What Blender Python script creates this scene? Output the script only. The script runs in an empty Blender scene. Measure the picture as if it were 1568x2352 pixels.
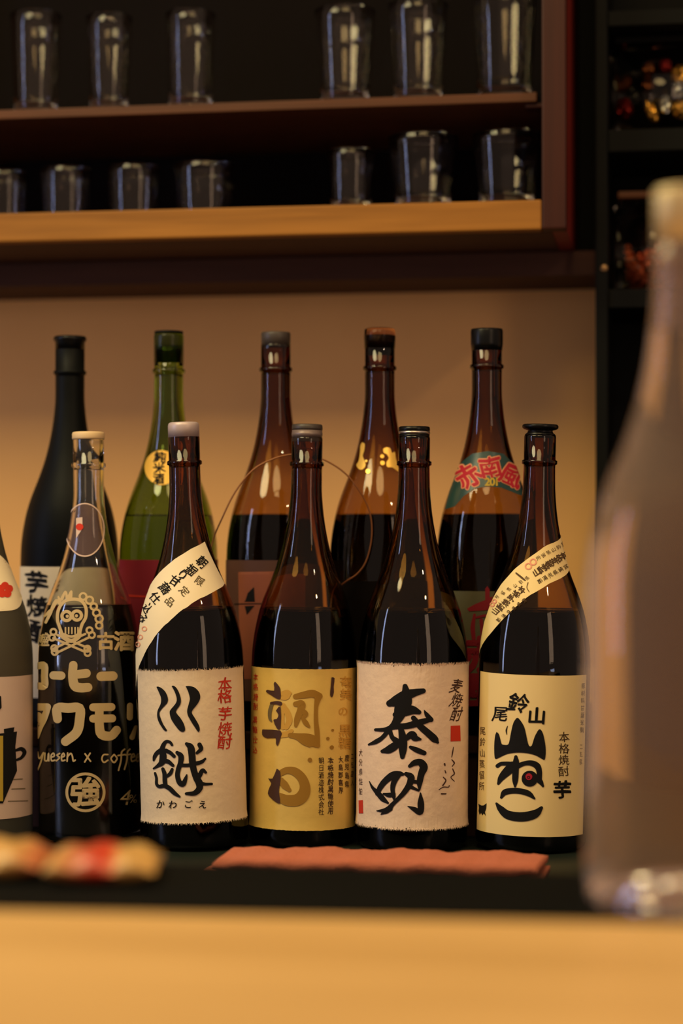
import bpy, bmesh, math, random
import numpy as np
from mathutils import Vector, Matrix
from mathutils.geometry import tessellate_polygon

rnd = random.Random(7)
SC = bpy.context.scene
COL = SC.collection

# ------------------------------------------------------------------ camera
FPX = 4800.0
YAW = math.radians(9.1)
PITCH = math.atan(64 / FPX)
CAM = Vector((0.0, 0.0, 1.19))
cd = bpy.data.cameras.new('camera')
cam = bpy.data.objects.new('camera', cd)
COL.objects.link(cam)
cam.location = CAM
cam.rotation_euler = (math.pi / 2 + PITCH, 0, YAW)
cd.sensor_fit = 'VERTICAL'
cd.sensor_height = 36.0
cd.sensor_width = 24.0
cd.lens = FPX / 2352 * 36.0
cd.clip_start = 0.05
cd.dof.use_dof = True
cd.dof.focus_distance = 1.945
cd.dof.aperture_fstop = 2.3
cd.dof.aperture_blades = 9
SC.camera = cam
CR = cam.rotation_euler.to_matrix()
RIGHT, UP, FWD = CR @ Vector((1, 0, 0)), CR @ Vector((0, 1, 0)), CR @ Vector((0, 0, -1))

# ------------------------------------------------------------------ world, lights, exposure
SC.view_settings.view_transform = 'Standard'
SC.view_settings.look = 'None'
SC.view_settings.exposure = 0.0
SC.view_settings.gamma = 1.0
SC.view_settings.use_curve_mapping = False
SC.cycles.max_bounces = 14
SC.cycles.transmission_bounces = 12
SC.cycles.glossy_bounces = 6
SC.cycles.caustics_reflective = False
W = bpy.data.worlds.new('world')
SC.world = W
W.use_nodes = True
W.node_tree.nodes['Background'].inputs[0].default_value = (1.0, 0.68, 0.50, 1)
W.node_tree.nodes['Background'].inputs[1].default_value = 0.33


def area_lamp(name, loc, target, power, color, sx, sy=None, shape='DISK'):
    d = bpy.data.lights.new(name, 'AREA')
    d.energy = power
    d.color = color
    d.shape = shape if sy is None else 'RECTANGLE'
    d.size = sx
    if sy is not None:
        d.size_y = sy
    o = bpy.data.objects.new(name, d)
    COL.objects.link(o)
    o.location = loc
    o.rotation_euler = (Vector(target) - Vector(loc)).to_track_quat('-Z', 'Y').to_euler()
    return o


WARM = (1.0, 0.64, 0.29)
area_lamp('pendant_lamp_light', (-0.95, 1.28, 2.25), (-0.50, 1.75, 0.95), 13.5, (1.0, 0.84, 0.44), 0.60)
area_lamp('pendant_lamp_light', (-0.15, 1.18, 2.30), (-0.20, 1.60, 0.95), 6.5, (1.0, 0.70, 0.30), 0.60)
area_lamp('window_light', (-2.05, 1.05, 1.55), (-0.3, 1.9, 1.15), 6.5, (0.52, 0.62, 1.0), 0.12, 1.1)
area_lamp('doorway_light', (1.00, 0.50, 1.55), (-0.2, 1.9, 1.15), 3.2, (1.0, 0.66, 0.42), 0.30, 1.0)
area_lamp('bulb_light', (0.74, 0.98, 2.20), (-0.2, 1.9, 1.1), 2.0, (1.0, 0.72, 0.42), 0.06)
area_lamp('screen_light', (1.05, 0.55, 0.98), (-0.2, 1.9, 1.1), 0.30, (0.62, 0.70, 1.0), 0.26, 0.04)


# ------------------------------------------------------------------ photograph pixel -> ray helpers
def ray(px, py):
    return FWD + RIGHT * ((px - 784) / FPX) + UP * ((1176 - py) / FPX)


def at_depth(px, py, D):
    return CAM + ray(px, py) * D


def at_y(px, py, Y):
    r = ray(px, py)
    return CAM + r * ((Y - CAM.y) / r.y)


def at_z(px, py, Z):
    r = ray(px, py)
    return CAM + r * ((Z - CAM.z) / r.z)


# ------------------------------------------------------------------ materials
def lin(c):
    c = c / 255.0
    return c / 12.92 if c <= 0.04045 else ((c + 0.055) / 1.055) ** 2.4


def rgb(r, g, b):
    return (lin(r), lin(g), lin(b), 1.0)


def new_mat(name):
    m = bpy.data.materials.new(name)
    m.use_nodes = True
    nt = m.node_tree
    return m, nt, nt.nodes['Principled BSDF']


def mat(name, col, rough=0.6, metal=0.0, var=0.0, scale=40.0, bump=0.0, stretch=(1, 1, 1), spec=0.5, trans=0.0, ior=1.45, coat=0.0):
    m, nt, b = new_mat(name)
    b.inputs['Roughness'].default_value = rough
    b.inputs['Metallic'].default_value = metal
    b.inputs['Specular IOR Level'].default_value = spec
    b.inputs['Transmission Weight'].default_value = trans
    b.inputs['IOR'].default_value = ior
    b.inputs['Coat Weight'].default_value = coat
    b.inputs['Base Color'].default_value = col
    if var or bump:
        tc = nt.nodes.new('ShaderNodeTexCoord')
        mp = nt.nodes.new('ShaderNodeMapping')
        mp.inputs['Scale'].default_value = stretch
        nz = nt.nodes.new('ShaderNodeTexNoise')
        nz.inputs['Scale'].default_value = scale
        nz.inputs['Detail'].default_value = 6
        nt.links.new(tc.outputs['Object'], mp.inputs[0])
        nt.links.new(mp.outputs[0], nz.inputs['Vector'])
        if var:
            mx = nt.nodes.new('ShaderNodeMix')
            mx.data_type = 'RGBA'
            mx.inputs[6].default_value = tuple(min(1, c * (1 - var)) for c in col[:3]) + (1,)
            mx.inputs[7].default_value = tuple(min(1, c * (1 + var)) for c in col[:3]) + (1,)
            nt.links.new(nz.outputs[0], mx.inputs[0])
            nt.links.new(mx.outputs[2], b.inputs['Base Color'])
        if bump:
            bp = nt.nodes.new('ShaderNodeBump')
            bp.inputs['Strength'].default_value = bump
            bp.inputs['Distance'].default_value = 0.002
            nt.links.new(nz.outputs[0], bp.inputs['Height'])
            nt.links.new(bp.outputs[0], b.inputs['Normal'])
    return m


def glass(name, col, rough=0.0, ior=1.45, absorb=None, reflect_haze=None):
    """colourless surface reflection over a tinted refraction; an optional absorbing body"""
    m = bpy.data.materials.new(name)
    m.use_nodes = True
    nt = m.node_tree
    nt.nodes.clear()
    out = nt.nodes.new('ShaderNodeOutputMaterial')
    rf = nt.nodes.new('ShaderNodeBsdfRefraction')
    rf.inputs['Color'].default_value = col
    rf.inputs['Roughness'].default_value = rough
    rf.inputs['IOR'].default_value = ior
    gl = nt.nodes.new('ShaderNodeBsdfGlossy')
    gl.inputs['Color'].default_value = (1, 1, 1, 1)
    gl.inputs['Roughness'].default_value = rough
    fr = nt.nodes.new('ShaderNodeFresnel')
    fr.inputs['IOR'].default_value = ior
    mg = nt.nodes.new('ShaderNodeMixShader')
    nt.links.new(fr.outputs[0], mg.inputs[0])
    nt.links.new(rf.outputs[0], mg.inputs[1])
    nt.links.new(gl.outputs[0], mg.inputs[2])
    nt.links.new(mg.outputs[0], out.inputs[0])
    if absorb:
        va = nt.nodes.new('ShaderNodeVolumeAbsorption')
        va.inputs['Color'].default_value = absorb[0]
        va.inputs['Density'].default_value = absorb[1]
        nt.links.new(va.outputs[0], out.inputs['Volume'])
    if reflect_haze:
        df = nt.nodes.new('ShaderNodeBsdfDiffuse')
        df.inputs['Color'].default_value = reflect_haze[0]
        mx = nt.nodes.new('ShaderNodeMixShader')
        mx.inputs[0].default_value = reflect_haze[1]
        nt.links.new(mg.outputs[0], mx.inputs[1])
        nt.links.new(df.outputs[0], mx.inputs[2])
        nt.links.new(mx.outputs[0], out.inputs[0])
    return m


def wood(name, c1, c2, rough=0.45, along=(1, 14, 14), scale=6.0, coat=0.0):
    m, nt, b = new_mat(name)
    b.inputs['Roughness'].default_value = rough
    b.inputs['Specular IOR Level'].default_value = 0.2
    b.inputs['Coat Weight'].default_value = coat
    tc = nt.nodes.new('ShaderNodeTexCoord')
    mp = nt.nodes.new('ShaderNodeMapping')
    mp.inputs['Scale'].default_value = along
    n1 = nt.nodes.new('ShaderNodeTexNoise')
    n1.inputs['Scale'].default_value = scale
    n1.inputs['Detail'].default_value = 8
    n1.inputs['Distortion'].default_value = 0.6
    n2 = nt.nodes.new('ShaderNodeTexNoise')
    n2.inputs['Scale'].default_value = scale * 0.35
    cr = nt.nodes.new('ShaderNodeValToRGB')
    cr.color_ramp.elements[0].position = 0.32
    cr.color_ramp.elements[0].color = c1
    cr.color_ramp.elements[1].position = 0.68
    cr.color_ramp.elements[1].color = c2
    ad = nt.nodes.new('ShaderNodeMath')
    ad.operation = 'ADD'
    ml = nt.nodes.new('ShaderNodeMath')
    ml.operation = 'MULTIPLY'
    ml.inputs[1].default_value = 0.5
    nt.links.new(tc.outputs['Object'], mp.inputs[0])
    nt.links.new(mp.outputs[0], n1.inputs['Vector'])
    nt.links.new(mp.outputs[0], n2.inputs['Vector'])
    nt.links.new(n1.outputs[0], ad.inputs[0])
    nt.links.new(n2.outputs[0], ad.inputs[1])
    nt.links.new(ad.outputs[0], ml.inputs[0])
    nt.links.new(ml.outputs[0], cr.inputs[0])
    nt.links.new(cr.outputs[0], b.inputs['Base Color'])
    bp = nt.nodes.new('ShaderNodeBump')
    bp.inputs['Strength'].default_value = 0.08
    bp.inputs['Distance'].default_value = 0.002
    nt.links.new(n1.outputs[0], bp.inputs['Height'])
    nt.links.new(bp.outputs[0], b.inputs['Normal'])
    return m


M = {}
M['wall'] = mat('plaster wall', rgb(252, 192, 122), 0.95, spec=0.1, var=0.10, scale=9, bump=0.15)
M['counter'] = wood('honey oak counter', rgb(200, 158, 96), rgb(226, 184, 120), 0.45, (1, 9, 9), 5.0)
M['rail'] = wood('honey cabinet wood', rgb(124, 80, 28), rgb(158, 106, 42), 0.55, (1.2, 22, 22), 5.0)
M['shelf'] = wood('brown shelf wood', rgb(70, 40, 22), rgb(90, 52, 30), 0.5, (1.2, 22, 22), 5.0)
M['stile'] = wood('red brown stile wood', rgb(44, 16, 12), rgb(58, 22, 15), 0.5, (22, 22, 1.2), 5.0)
M['redside'] = wood('red lacquered side', rgb(112, 36, 30), rgb(132, 42, 34), 0.4, (22, 22, 1.0), 5.0)
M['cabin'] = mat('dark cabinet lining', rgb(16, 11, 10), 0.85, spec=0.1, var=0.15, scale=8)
M['under'] = wood('dark underside board', rgb(64, 40, 32), rgb(80, 52, 40), 0.7, (1, 14, 14), 5.0)
M['black'] = mat('black lacquer', rgb(9, 11, 11), 0.6, spec=0.12, var=0.15, scale=12)
M['ledge'] = mat('black ledge', rgb(12, 13, 12), 0.75, var=0.12, scale=10, spec=0.06)
M['green_top'] = mat('dark green counter top', rgb(26, 34, 28), 0.45, spec=0.3, var=0.2, scale=14)
M['floor'] = mat('dark floor', rgb(50, 42, 36), 0.7, var=0.2, scale=5)
M['brown_glass'] = glass('brown bottle glass', (0.97, 0.93, 0.85, 1), 0.0, 1.40, absorb=((0.75, 0.59, 0.26, 1), 520.0))
M['green_glass'] = glass('green bottle glass', (0.62, 0.72, 0.34, 1), 0.0, 1.40, absorb=((0.45, 0.62, 0.05, 1), 36.0))
M['clear_glass'] = glass('clear glass', (0.93, 0.93, 0.90, 1), 0.0, 1.47)
m_ = bpy.data.materials.new('clear thin plastic')
m_.use_nodes = True
nt_ = m_.node_tree
nt_.nodes.clear()
a_ = [nt_.nodes.new(n_) for n_ in ('ShaderNodeOutputMaterial', 'ShaderNodeMixShader', 'ShaderNodeBsdfTransparent', 'ShaderNodeBsdfGlossy', 'ShaderNodeFresnel')]
a_[2].inputs[0].default_value = (0.93, 0.92, 0.90, 1)
a_[3].inputs['Roughness'].default_value = 0.04
a_[4].inputs['IOR'].default_value = 1.3
for f_, t_ in ((a_[4].outputs[0], a_[1].inputs[0]), (a_[2].outputs[0], a_[1].inputs[1]), (a_[3].outputs[0], a_[1].inputs[2]), (a_[1].outputs[0], a_[0].inputs[0])):
    nt_.links.new(f_, t_)
M['thin_plastic'] = m_
M['liquor'] = glass('clear filled bottle', (0.97, 0.94, 0.93, 1), 0.0, 1.38, reflect_haze=(rgb(220, 190, 172), 0.15))  # pale diffuse share stands in for room reflections across the clear glass
M['tumbler'] = glass('tumbler glass', (0.92, 0.90, 0.88, 1), 0.0, 1.32)
M['coffee'] = mat('dark coffee liquor', rgb(16, 12, 10), 0.12)
M['frost'] = mat('frosted grey glass', rgb(96, 94, 82), 0.5, trans=0.6, ior=1.3)
M['matt_black'] = mat('black coated bottle', rgb(9, 11, 11), 0.5, spec=0.12)
M['cap_black'] = mat('black cap', rgb(9, 10, 12), 0.3, spec=0.22)
M['cap_grey'] = mat('grey cap', rgb(120, 104, 100), 0.4, 0.3, var=0.1)
M['cap_lilac'] = mat('lilac grey cap', rgb(186, 168, 168), 0.42, 0.2, var=0.06)
M['cap_cream'] = mat('cream cap', rgb(214, 184, 140), 0.5, var=0.05)
M['cap_silver'] = mat('silver band', rgb(180, 172, 168), 0.3, 0.9)
M['cap_pale'] = mat('pale metal cap', rgb(214, 196, 150), 0.35, 0.25)
M['cap_dull'] = mat('dull grey cap', rgb(62, 54, 50), 0.45)
M['plastic'] = glass('clear shrink plastic', (0.90, 0.78, 0.70, 1), 0.15, 1.15)
M['paper'] = mat('washi paper', rgb(236, 212, 178), 0.85, var=0.05, scale=120, bump=0.25)
M['paper_y'] = mat('yellow washi paper', rgb(224, 188, 98), 0.85, var=0.06, scale=90, bump=0.2)
M['paper_p'] = mat('pinkish washi paper', rgb(238, 210, 182), 0.88, var=0.06, scale=100, bump=0.4)
M['paper_c'] = mat('cream paper', rgb(244, 218, 154), 0.8, var=0.02, scale=60)
M['paper_w'] = mat('white paper', rgb(240, 222, 186), 0.8, var=0.02, scale=60)
M['paper_m'] = mat('mauve white paper', rgb(214, 186, 170), 0.8, var=0.04, scale=60)
M['paper_r'] = mat('crimson paper', rgb(128, 12, 34), 0.7, var=0.05, scale=60)
M['paper_b'] = mat('brown paper', rgb(150, 84, 58), 0.75, var=0.08, scale=60)
M['paper_db'] = mat('dark brown paper', rgb(90, 58, 46), 0.75, var=0.08, scale=60)
M['paper_g'] = mat('grey green paper', rgb(96, 96, 72), 0.75, var=0.12, scale=60)
M['teal'] = mat('teal film label', rgb(34, 66, 66), 0.35, var=0.15, scale=60)
M['gold_paper'] = mat('gold round label', rgb(226, 176, 70), 0.45, 0.2, var=0.05)
M['seal'] = mat('translucent round seal', rgb(190, 150, 146), 0.25)
M['seal'].node_tree.nodes['Principled BSDF'].inputs['Alpha'].default_value = 0.16
M['ink'] = mat('black ink', rgb(22, 21, 22), 0.75, spec=0.2)
M['ink_soft'] = mat('soft brown black ink', rgb(92, 70, 48), 0.8, spec=0.2)
M['ink_red'] = mat('red ink', rgb(206, 58, 40), 0.8, spec=0.2)
M['ink_pink'] = mat('pink ink', rgb(232, 160, 130), 0.8, spec=0.2)
M['ink_plum'] = mat('dark plum ink', rgb(74, 50, 44), 0.8, spec=0.2)
M['ink_grey'] = mat('grey ink', rgb(112, 98, 70), 0.8, spec=0.2)
M['ink_olive'] = mat('olive brown ink', rgb(158, 116, 44), 0.8, spec=0.2)
M['ink_pale_olive'] = mat('pale olive ink', rgb(206, 158, 70), 0.8, spec=0.2)
M['ink_beige'] = mat('beige print', rgb(190, 164, 118), 0.6, spec=0.3)
M['ink_pale'] = mat('salmon outline ink', rgb(220, 150, 110), 0.7)
M['ink_crim'] = mat('crimson ink', rgb(176, 20, 44), 0.7)
M['ink_dcrim'] = mat('dark crimson ink', rgb(140, 20, 40), 0.7)
M['ink_yel'] = mat('yellow ink', rgb(190, 160, 50), 0.7)
M['gold'] = mat('gold foil', rgb(255, 206, 96), 0.35, 0.6)
M['towel'] = mat('orange towel', rgb(188, 106, 78), 0.95, var=0.12, scale=220, bump=0.8)
M['wire'] = mat('brown wire', rgb(150, 96, 58), 0.45, 0.3)
M['steel'] = mat('dull screw', rgb(150, 120, 84), 0.4, 0.8)
M['foil_gold'] = mat('gold candy foil', rgb(250, 196, 90), 0.22, 0.9, bump=0.6, scale=90)
M['foil_red'] = mat('red candy foil', rgb(150, 40, 40), 0.25, 0.8, bump=0.6, scale=90)
M['foil_brown'] = mat('brown candy foil', rgb(110, 62, 34), 0.25, 0.8, bump=0.6, scale=90)
M['foil_silver'] = mat('silver candy foil', rgb(200, 210, 220), 0.2, 0.9, bump=0.6, scale=90)
M['dried'] = mat('dried red flakes', rgb(214, 110, 70), 0.6, var=0.4, scale=60)
M['dried2'] = mat('pale dried flakes', rgb(170, 120, 110), 0.6, var=0.3, scale=60)


def banded(name, stops, axis='X'):
    """printed wrapper: colour bands of the print along the packet"""
    m, nt, b = new_mat(name)
    b.inputs['Roughness'].default_value = 0.35
    tc = nt.nodes.new('ShaderNodeTexCoord')
    sp = nt.nodes.new('ShaderNodeSeparateXYZ')
    nz = nt.nodes.new('ShaderNodeTexNoise')
    nz.inputs['Scale'].default_value = 30
    ad = nt.nodes.new('ShaderNodeMath')
    ad.operation = 'MULTIPLY_ADD'
    ad.inputs[1].default_value = 0.12
    cr = nt.nodes.new('ShaderNodeValToRGB')
    for i, (p, c) in enumerate(stops):
        e = cr.color_ramp.elements[i] if i < 2 else cr.color_ramp.elements.new(p)
        e.position = p
        e.color = c
    nt.links.new(tc.outputs['Generated'], sp.inputs[0])
    nt.links.new(tc.outputs['Object'], nz.inputs['Vector'])
    nt.links.new(nz.outputs[0], ad.inputs[0])
    nt.links.new(sp.outputs[axis], ad.inputs[2])
    nt.links.new(ad.outputs[0], cr.inputs[0])
    nt.links.new(cr.outputs[0], b.inputs['Base Color'])
    return m


# ------------------------------------------------------------------ object helpers
def link(name, me, m=None, parent=None, smooth=True):
    if m is not None and not me.materials:
        me.materials.append(m)
    o = bpy.data.objects.new(name, me)
    COL.objects.link(o)
    if parent is not None:
        o.parent = parent
    if smooth:
        me.polygons.foreach_set('use_smooth', [True] * len(me.polygons))
    return o


def obj(name, bm, m, parent=None, smooth=True, normals=True):
    me = bpy.data.meshes.new(name)
    if normals:
        bmesh.ops.recalc_face_normals(bm, faces=bm.faces[:])
    bm.to_mesh(me)
    bm.free()
    return link(name, me, m, parent, smooth)


def empty(name, loc, rot=(0, 0, 0)):
    o = bpy.data.objects.new(name, None)
    COL.objects.link(o)
    o.location = loc
    o.rotation_euler = rot
    o.empty_display_size = 0.02
    return o


def tag(o, label=None, cat=None, group=None, kind=None):
    if label:
        o['label'] = label
    if cat:
        o['category'] = cat
    if group:
        o['group'] = group
    if kind:
        o['kind'] = kind
    return o


def box(bm, lo, hi, bev=0.0):
    lo, hi = Vector(lo), Vector(hi)
    r = bmesh.ops.create_cube(bm, size=1.0)
    bmesh.ops.scale(bm, vec=hi - lo, verts=r['verts'])
    bmesh.ops.translate(bm, vec=(lo + hi) / 2, verts=r['verts'])
    if bev:
        es = set()
        for v in r['verts']:
            es.update(v.link_edges)
        bmesh.ops.bevel(bm, geom=list(es), offset=bev, segments=2, profile=0.6, affect='EDGES')
    return bm


def box_obj(name, lo, hi, m, parent=None, bev=0.0015):
    """world-space box; origin at its bottom centre unless parented"""
    lo, hi = Vector(lo), Vector(hi)
    c = Vector(((lo.x + hi.x) / 2, (lo.y + hi.y) / 2, lo.z))
    bm = box(bmesh.new(), lo - c, hi - c, bev)
    o = obj(name, bm, m, None, smooth=False)
    if parent is None:
        o.location = c
    else:
        o.parent = parent
        o.location = c - parent.location
    return o


def lathe(profile, segs=64, closed=True):
    """profile: list of (r, z); r == 0 makes a pole"""
    bm = bmesh.new()
    rings = []
    for r, z in profile:
        if r <= 1e-7:
            rings.append([bm.verts.new((0, 0, z))])
        else:
            rings.append([bm.verts.new((r * math.cos(2 * math.pi * k / segs), r * math.sin(2 * math.pi * k / segs), z)) for k in range(segs)])
    for a, b in zip(rings[:-1], rings[1:]):
        for k in range(segs):
            k2 = (k + 1) % segs
            if len(a) == 1 and len(b) == 1:
                continue
            if len(a) == 1:
                bm.faces.new((a[0], b[k], b[k2]))
            elif len(b) == 1:
                bm.faces.new((a[k], a[k2], b[0]))
            else:
                bm.faces.new((a[k], a[k2], b[k2], b[k]))
    return bm


def tube(bm, pts, rad, segs=8):
    pts = [Vector(p) for p in pts]
    prev = None
    n = len(pts)
    ref = Vector((0, 1, 0))
    for i, p in enumerate(pts):
        t = (pts[min(i + 1, n - 1)] - pts[max(i - 1, 0)]).normalized()
        a = t.cross(ref)
        if a.length < 1e-4:
            a = t.cross(Vector((1, 0, 0)))
        a.normalize()
        b = t.cross(a)
        ring = [bm.verts.new(p + (a * math.cos(2 * math.pi * k / segs) + b * math.sin(2 * math.pi * k / segs)) * rad) for k in range(segs)]
        if prev:
            for k in range(segs):
                bm.faces.new((prev[k], prev[(k + 1) % segs], ring[(k + 1) % segs], ring[k]))
        else:
            bm.faces.new(ring[::-1])
        prev = ring
    bm.faces.new(prev)
    return bm


def catmull(pts, per=8):
    P = [np.array(p, float) for p in pts]
    if len(P) < 3:
        return [P[0] + (P[-1] - P[0]) * t for t in np.linspace(0, 1, per + 1)]
    P = [2 * P[0] - P[1]] + P + [2 * P[-1] - P[-2]]
    out = []
    for i in range(1, len(P) - 2):
        p0, p1, p2, p3 = P[i - 1:i + 3]
        for t in np.linspace(0, 1, per, endpoint=False):
            out.append(0.5 * (2 * p1 + (p2 - p0) * t + (2 * p0 - 5 * p1 + 4 * p2 - p3) * t * t + (3 * p1 - p0 - 3 * p2 + p3) * t ** 3))
    out.append(P[-2])
    return out


# ------------------------------------------------------------------ bottles of revolution
PROFILE = [(0, 46.5), (1.2, 49), (3, 50.8), (6, 52), (11, 52.5), (60, 52.5), (120, 52.5), (164, 52.5), (180, 52.1), (196, 50.5), (208, 48.4),
           (220, 45.6), (232, 41.7), (243, 37.4), (253, 33.3), (262, 29.9), (278, 24.8), (295, 20.8), (307, 18.6), (319, 17.0), (338, 15.4),
           (357, 14.9)]
NECK = [(359.5, 15.0), (360.5, 16.7), (363.5, 16.7), (364.5, 15.0), (386, 15.0), (388, 14.6)]


def pchip(x, y, xs):
    x, y, xs = np.array(x, float), np.array(y, float), np.array(xs, float)
    h, d = np.diff(x), np.diff(y) / np.diff(x)
    m = np.zeros(len(x))
    for i in range(1, len(x) - 1):
        if d[i - 1] * d[i] > 0:
            w1, w2 = 2 * h[i] + h[i - 1], h[i] + 2 * h[i - 1]
            m[i] = (w1 + w2) / (w1 / d[i - 1] + w2 / d[i])
    m[0], m[-1] = d[0], d[-1]
    k = np.clip(np.searchsorted(x, xs) - 1, 0, len(x) - 2)
    t = (xs - x[k]) / h[k]
    return ((1 + 2 * t) * (1 - t) ** 2 * y[k] + t * (1 - t) ** 2 * h[k] * m[k] + t * t * (3 - 2 * t) * y[k + 1] + t * t * (t - 1) * h[k] * m[k + 1])


class Bottle:
    def __init__(s, name, label, px, D, zbase, m, group, rs=1.0, hs=1.0, lean=0.0, fill=0.8, hollow=False, cat='bottle', wallt=3.0, neckt=3.0, punt=0.0):
        p = at_depth(px, 1200, D)
        a = math.radians(lean)
        s.root = empty(name, (p.x, p.y, zbase + 0.0465 * abs(math.sin(a)) + 0.0003), (0, a, 0))
        tag(s.root, label, cat, group)
        zs = [z for z, _ in PROFILE]
        rr = [r for _, r in PROFILE]
        dense = sorted(set([0, 0.6, 1.2, 2, 3, 4.5, 6, 8, 11] + list(np.linspace(20, 160, 8)) + list(np.linspace(164, 357, 66))))
        prof = [(float(r), float(z)) for z, r in zip(dense, pchip(zs, rr, dense))] + [(r, z) for z, r in NECK]
        s.outer = [(r * rs * 1e-3 if z < 330 else r * 1e-3 * (rs * max(0, (357 - z) / 27) + min(1, (z - 330) / 27) if z < 357 else 1), z * hs * 1e-3) for r, z in prof]
        s.oz = np.array([z for _, z in s.outer])
        s.orr = np.array([r for r, _ in s.outer])
        pr = ([(0.0, punt)] + [(0.040 * math.sin(q), punt * math.cos(q)) for q in (0.4, 0.8, 1.2, 1.5)] if punt else [(0.0, 0.0)]) + s.outer
        ztop = s.outer[-1][1]
        if fill is not None:
            zf = fill * 388e-3 * hs if not hollow else 6e-3
            t = wallt * 1e-3
            def wall_t(z):      # the glass grows thicker up the neck
                return t + (neckt * 1e-3 - t) * min(1, max(0, (z / hs - 0.255) / 0.075))
            inner = [(max(r - wall_t(z), 0.004), z) for r, z in s.outer if z > zf + 1e-4 and not (358e-3 * hs < z < 366e-3 * hs)]
            pr += [(inner[-1][0], ztop)] + inner[::-1] + [(inner[0][0] if not hollow else inner[0][0] - 0.002, zf), (0.0, zf)]
        else:
            pr += [(0.0, ztop)]
        s.glass = obj('glass', lathe(pr, 72), m, s.root)
        s.top = ztop
        bpy.context.view_layer.update()
        s.mw = s.root.matrix_world.copy()
        s.inv = s.mw.inverted()
        o = s.inv @ CAM
        s.o = np.array(o)
        s.th0 = math.atan2(o.y, o.x)

    def R(s, z):
        return np.interp(z, s.oz, s.orr)

    def unproject(s, P, off=0.0):
        """photograph pixels -> (theta, z) on the bottle's surface"""
        P = np.asarray(P, float)
        rays = np.array([tuple(FWD)] * len(P)) + np.outer((P[:, 0] - 784) / FPX, tuple(RIGHT)) + np.outer((1176 - P[:, 1]) / FPX, tuple(UP))
        d = rays @ np.array(s.inv.to_3x3()).T
        o = s.o
        a = d[:, 0] ** 2 + d[:, 1] ** 2
        tm = -(o[0] * d[:, 0] + o[1] * d[:, 1]) / a
        t1 = np.full(len(P), np.nan)
        lo = tm - 0.075
        steps = 76
        best = np.full(len(P), 1e9)
        tb = tm.copy()
        found = np.zeros(len(P), bool)
        tprev = lo.copy()
        for k in range(steps):
            t = lo + 0.075 * k / (steps - 1)
            q = o + d * t[:, None]
            f = np.hypot(q[:, 0], q[:, 1]) - s.R(q[:, 2]) - off
            hit = (~found) & (f <= 0)
            t1[hit] = t[hit]
            found |= hit
            bt = f < best
            best[bt] = f[bt]
            tb[bt] = t[bt]
        dt = 0.075 / (steps - 1)
        lo2, hi2 = t1 - dt, t1.copy()
        for _ in range(14):
            mid = (lo2 + hi2) / 2
            q = o + d * np.nan_to_num(mid)[:, None]
            f = np.hypot(q[:, 0], q[:, 1]) - s.R(q[:, 2]) - off
            ins = f <= 0
            hi2 = np.where(ins, mid, hi2)
            lo2 = np.where(ins, lo2, mid)
        t = np.where(found, hi2, tb)
        q = o + d * t[:, None]
        th = np.arctan2(q[:, 1], q[:, 0]) - s.th0
        th = (th + math.pi) % (2 * math.pi) - math.pi
        return th, q[:, 2]

    def place(s, th, z, off):
        r = s.R(z) + off
        return np.stack([r * np.cos(th + s.th0), r * np.sin(th + s.th0), z], 1)

    def band(s, name, m, top_px, bot_px, th=(-1.75, 1.75), off=0.0004, rough=0.0, nth=90, nz=26, edge=None, fuzz=0, seed=1):
        """paper wrapped round the body between two heights read at the middle of the label"""
        zt = float(s.unproject([top_px])[1][0])
        zb = float(s.unproject([bot_px])[1][0]) if not isinstance(bot_px, float) else bot_px
        if edge:
            e, _ = s.unproject(edge)
            th = (min(e), max(e))
        rg = random.Random(seed)
        bm = bmesh.new()
        grid = []
        wob_t, wob_b, w = [], [], 0.0
        for i in range(nth + 1):
            wob_t.append(rg.gauss(0, rough))
            wob_b.append(rg.gauss(0, rough))
        for i in range(nth + 1):
            t = th[0] + (th[1] - th[0]) * i / nth
            col = []
            for j in range(nz + 1):
                z = zb + wob_b[i] + (zt + wob_t[i] - zb - wob_b[i]) * j / nz
                r = float(s.R(z)) + off + (rg.uniform(0, rough * 0.15) if rough else 0)
                if rough and j in (0, nz):
                    r += 0.0006
                col.append(bm.verts.new((r * math.cos(t + s.th0), r * math.sin(t + s.th0), z)))
            grid.append(col)
        for i in range(nth):
            for j in range(nz):
                bm.faces.new((grid[i][j], grid[i + 1][j], grid[i + 1][j + 1], grid[i][j + 1]))
        for k in range(fuzz):      # loose paper fibres along the torn edges
            t = rg.uniform(th[0], th[1])
            up = rg.random() < 0.5
            z = zt - 0.001 if up else zb + 0.001
            z2 = z + (1 if up else -1) * rg.uniform(0.0012, 0.0034)
            t2 = t + rg.uniform(-0.035, 0.035)
            w = rg.uniform(0.004, 0.010)
            r, r2 = float(s.R(z)) + off + 0.0003, float(s.R(z)) + off + rg.uniform(0.0004, 0.0016)
            v = [bm.verts.new((r * math.cos(q + s.th0), r * math.sin(q + s.th0), zz)) for r, q, zz in ((r, t - w, z), (r, t + w, z), (r2, t2, z2))]
            bm.faces.new(v)
        return obj(name, bm, m, s.glass, normals=False)

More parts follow.
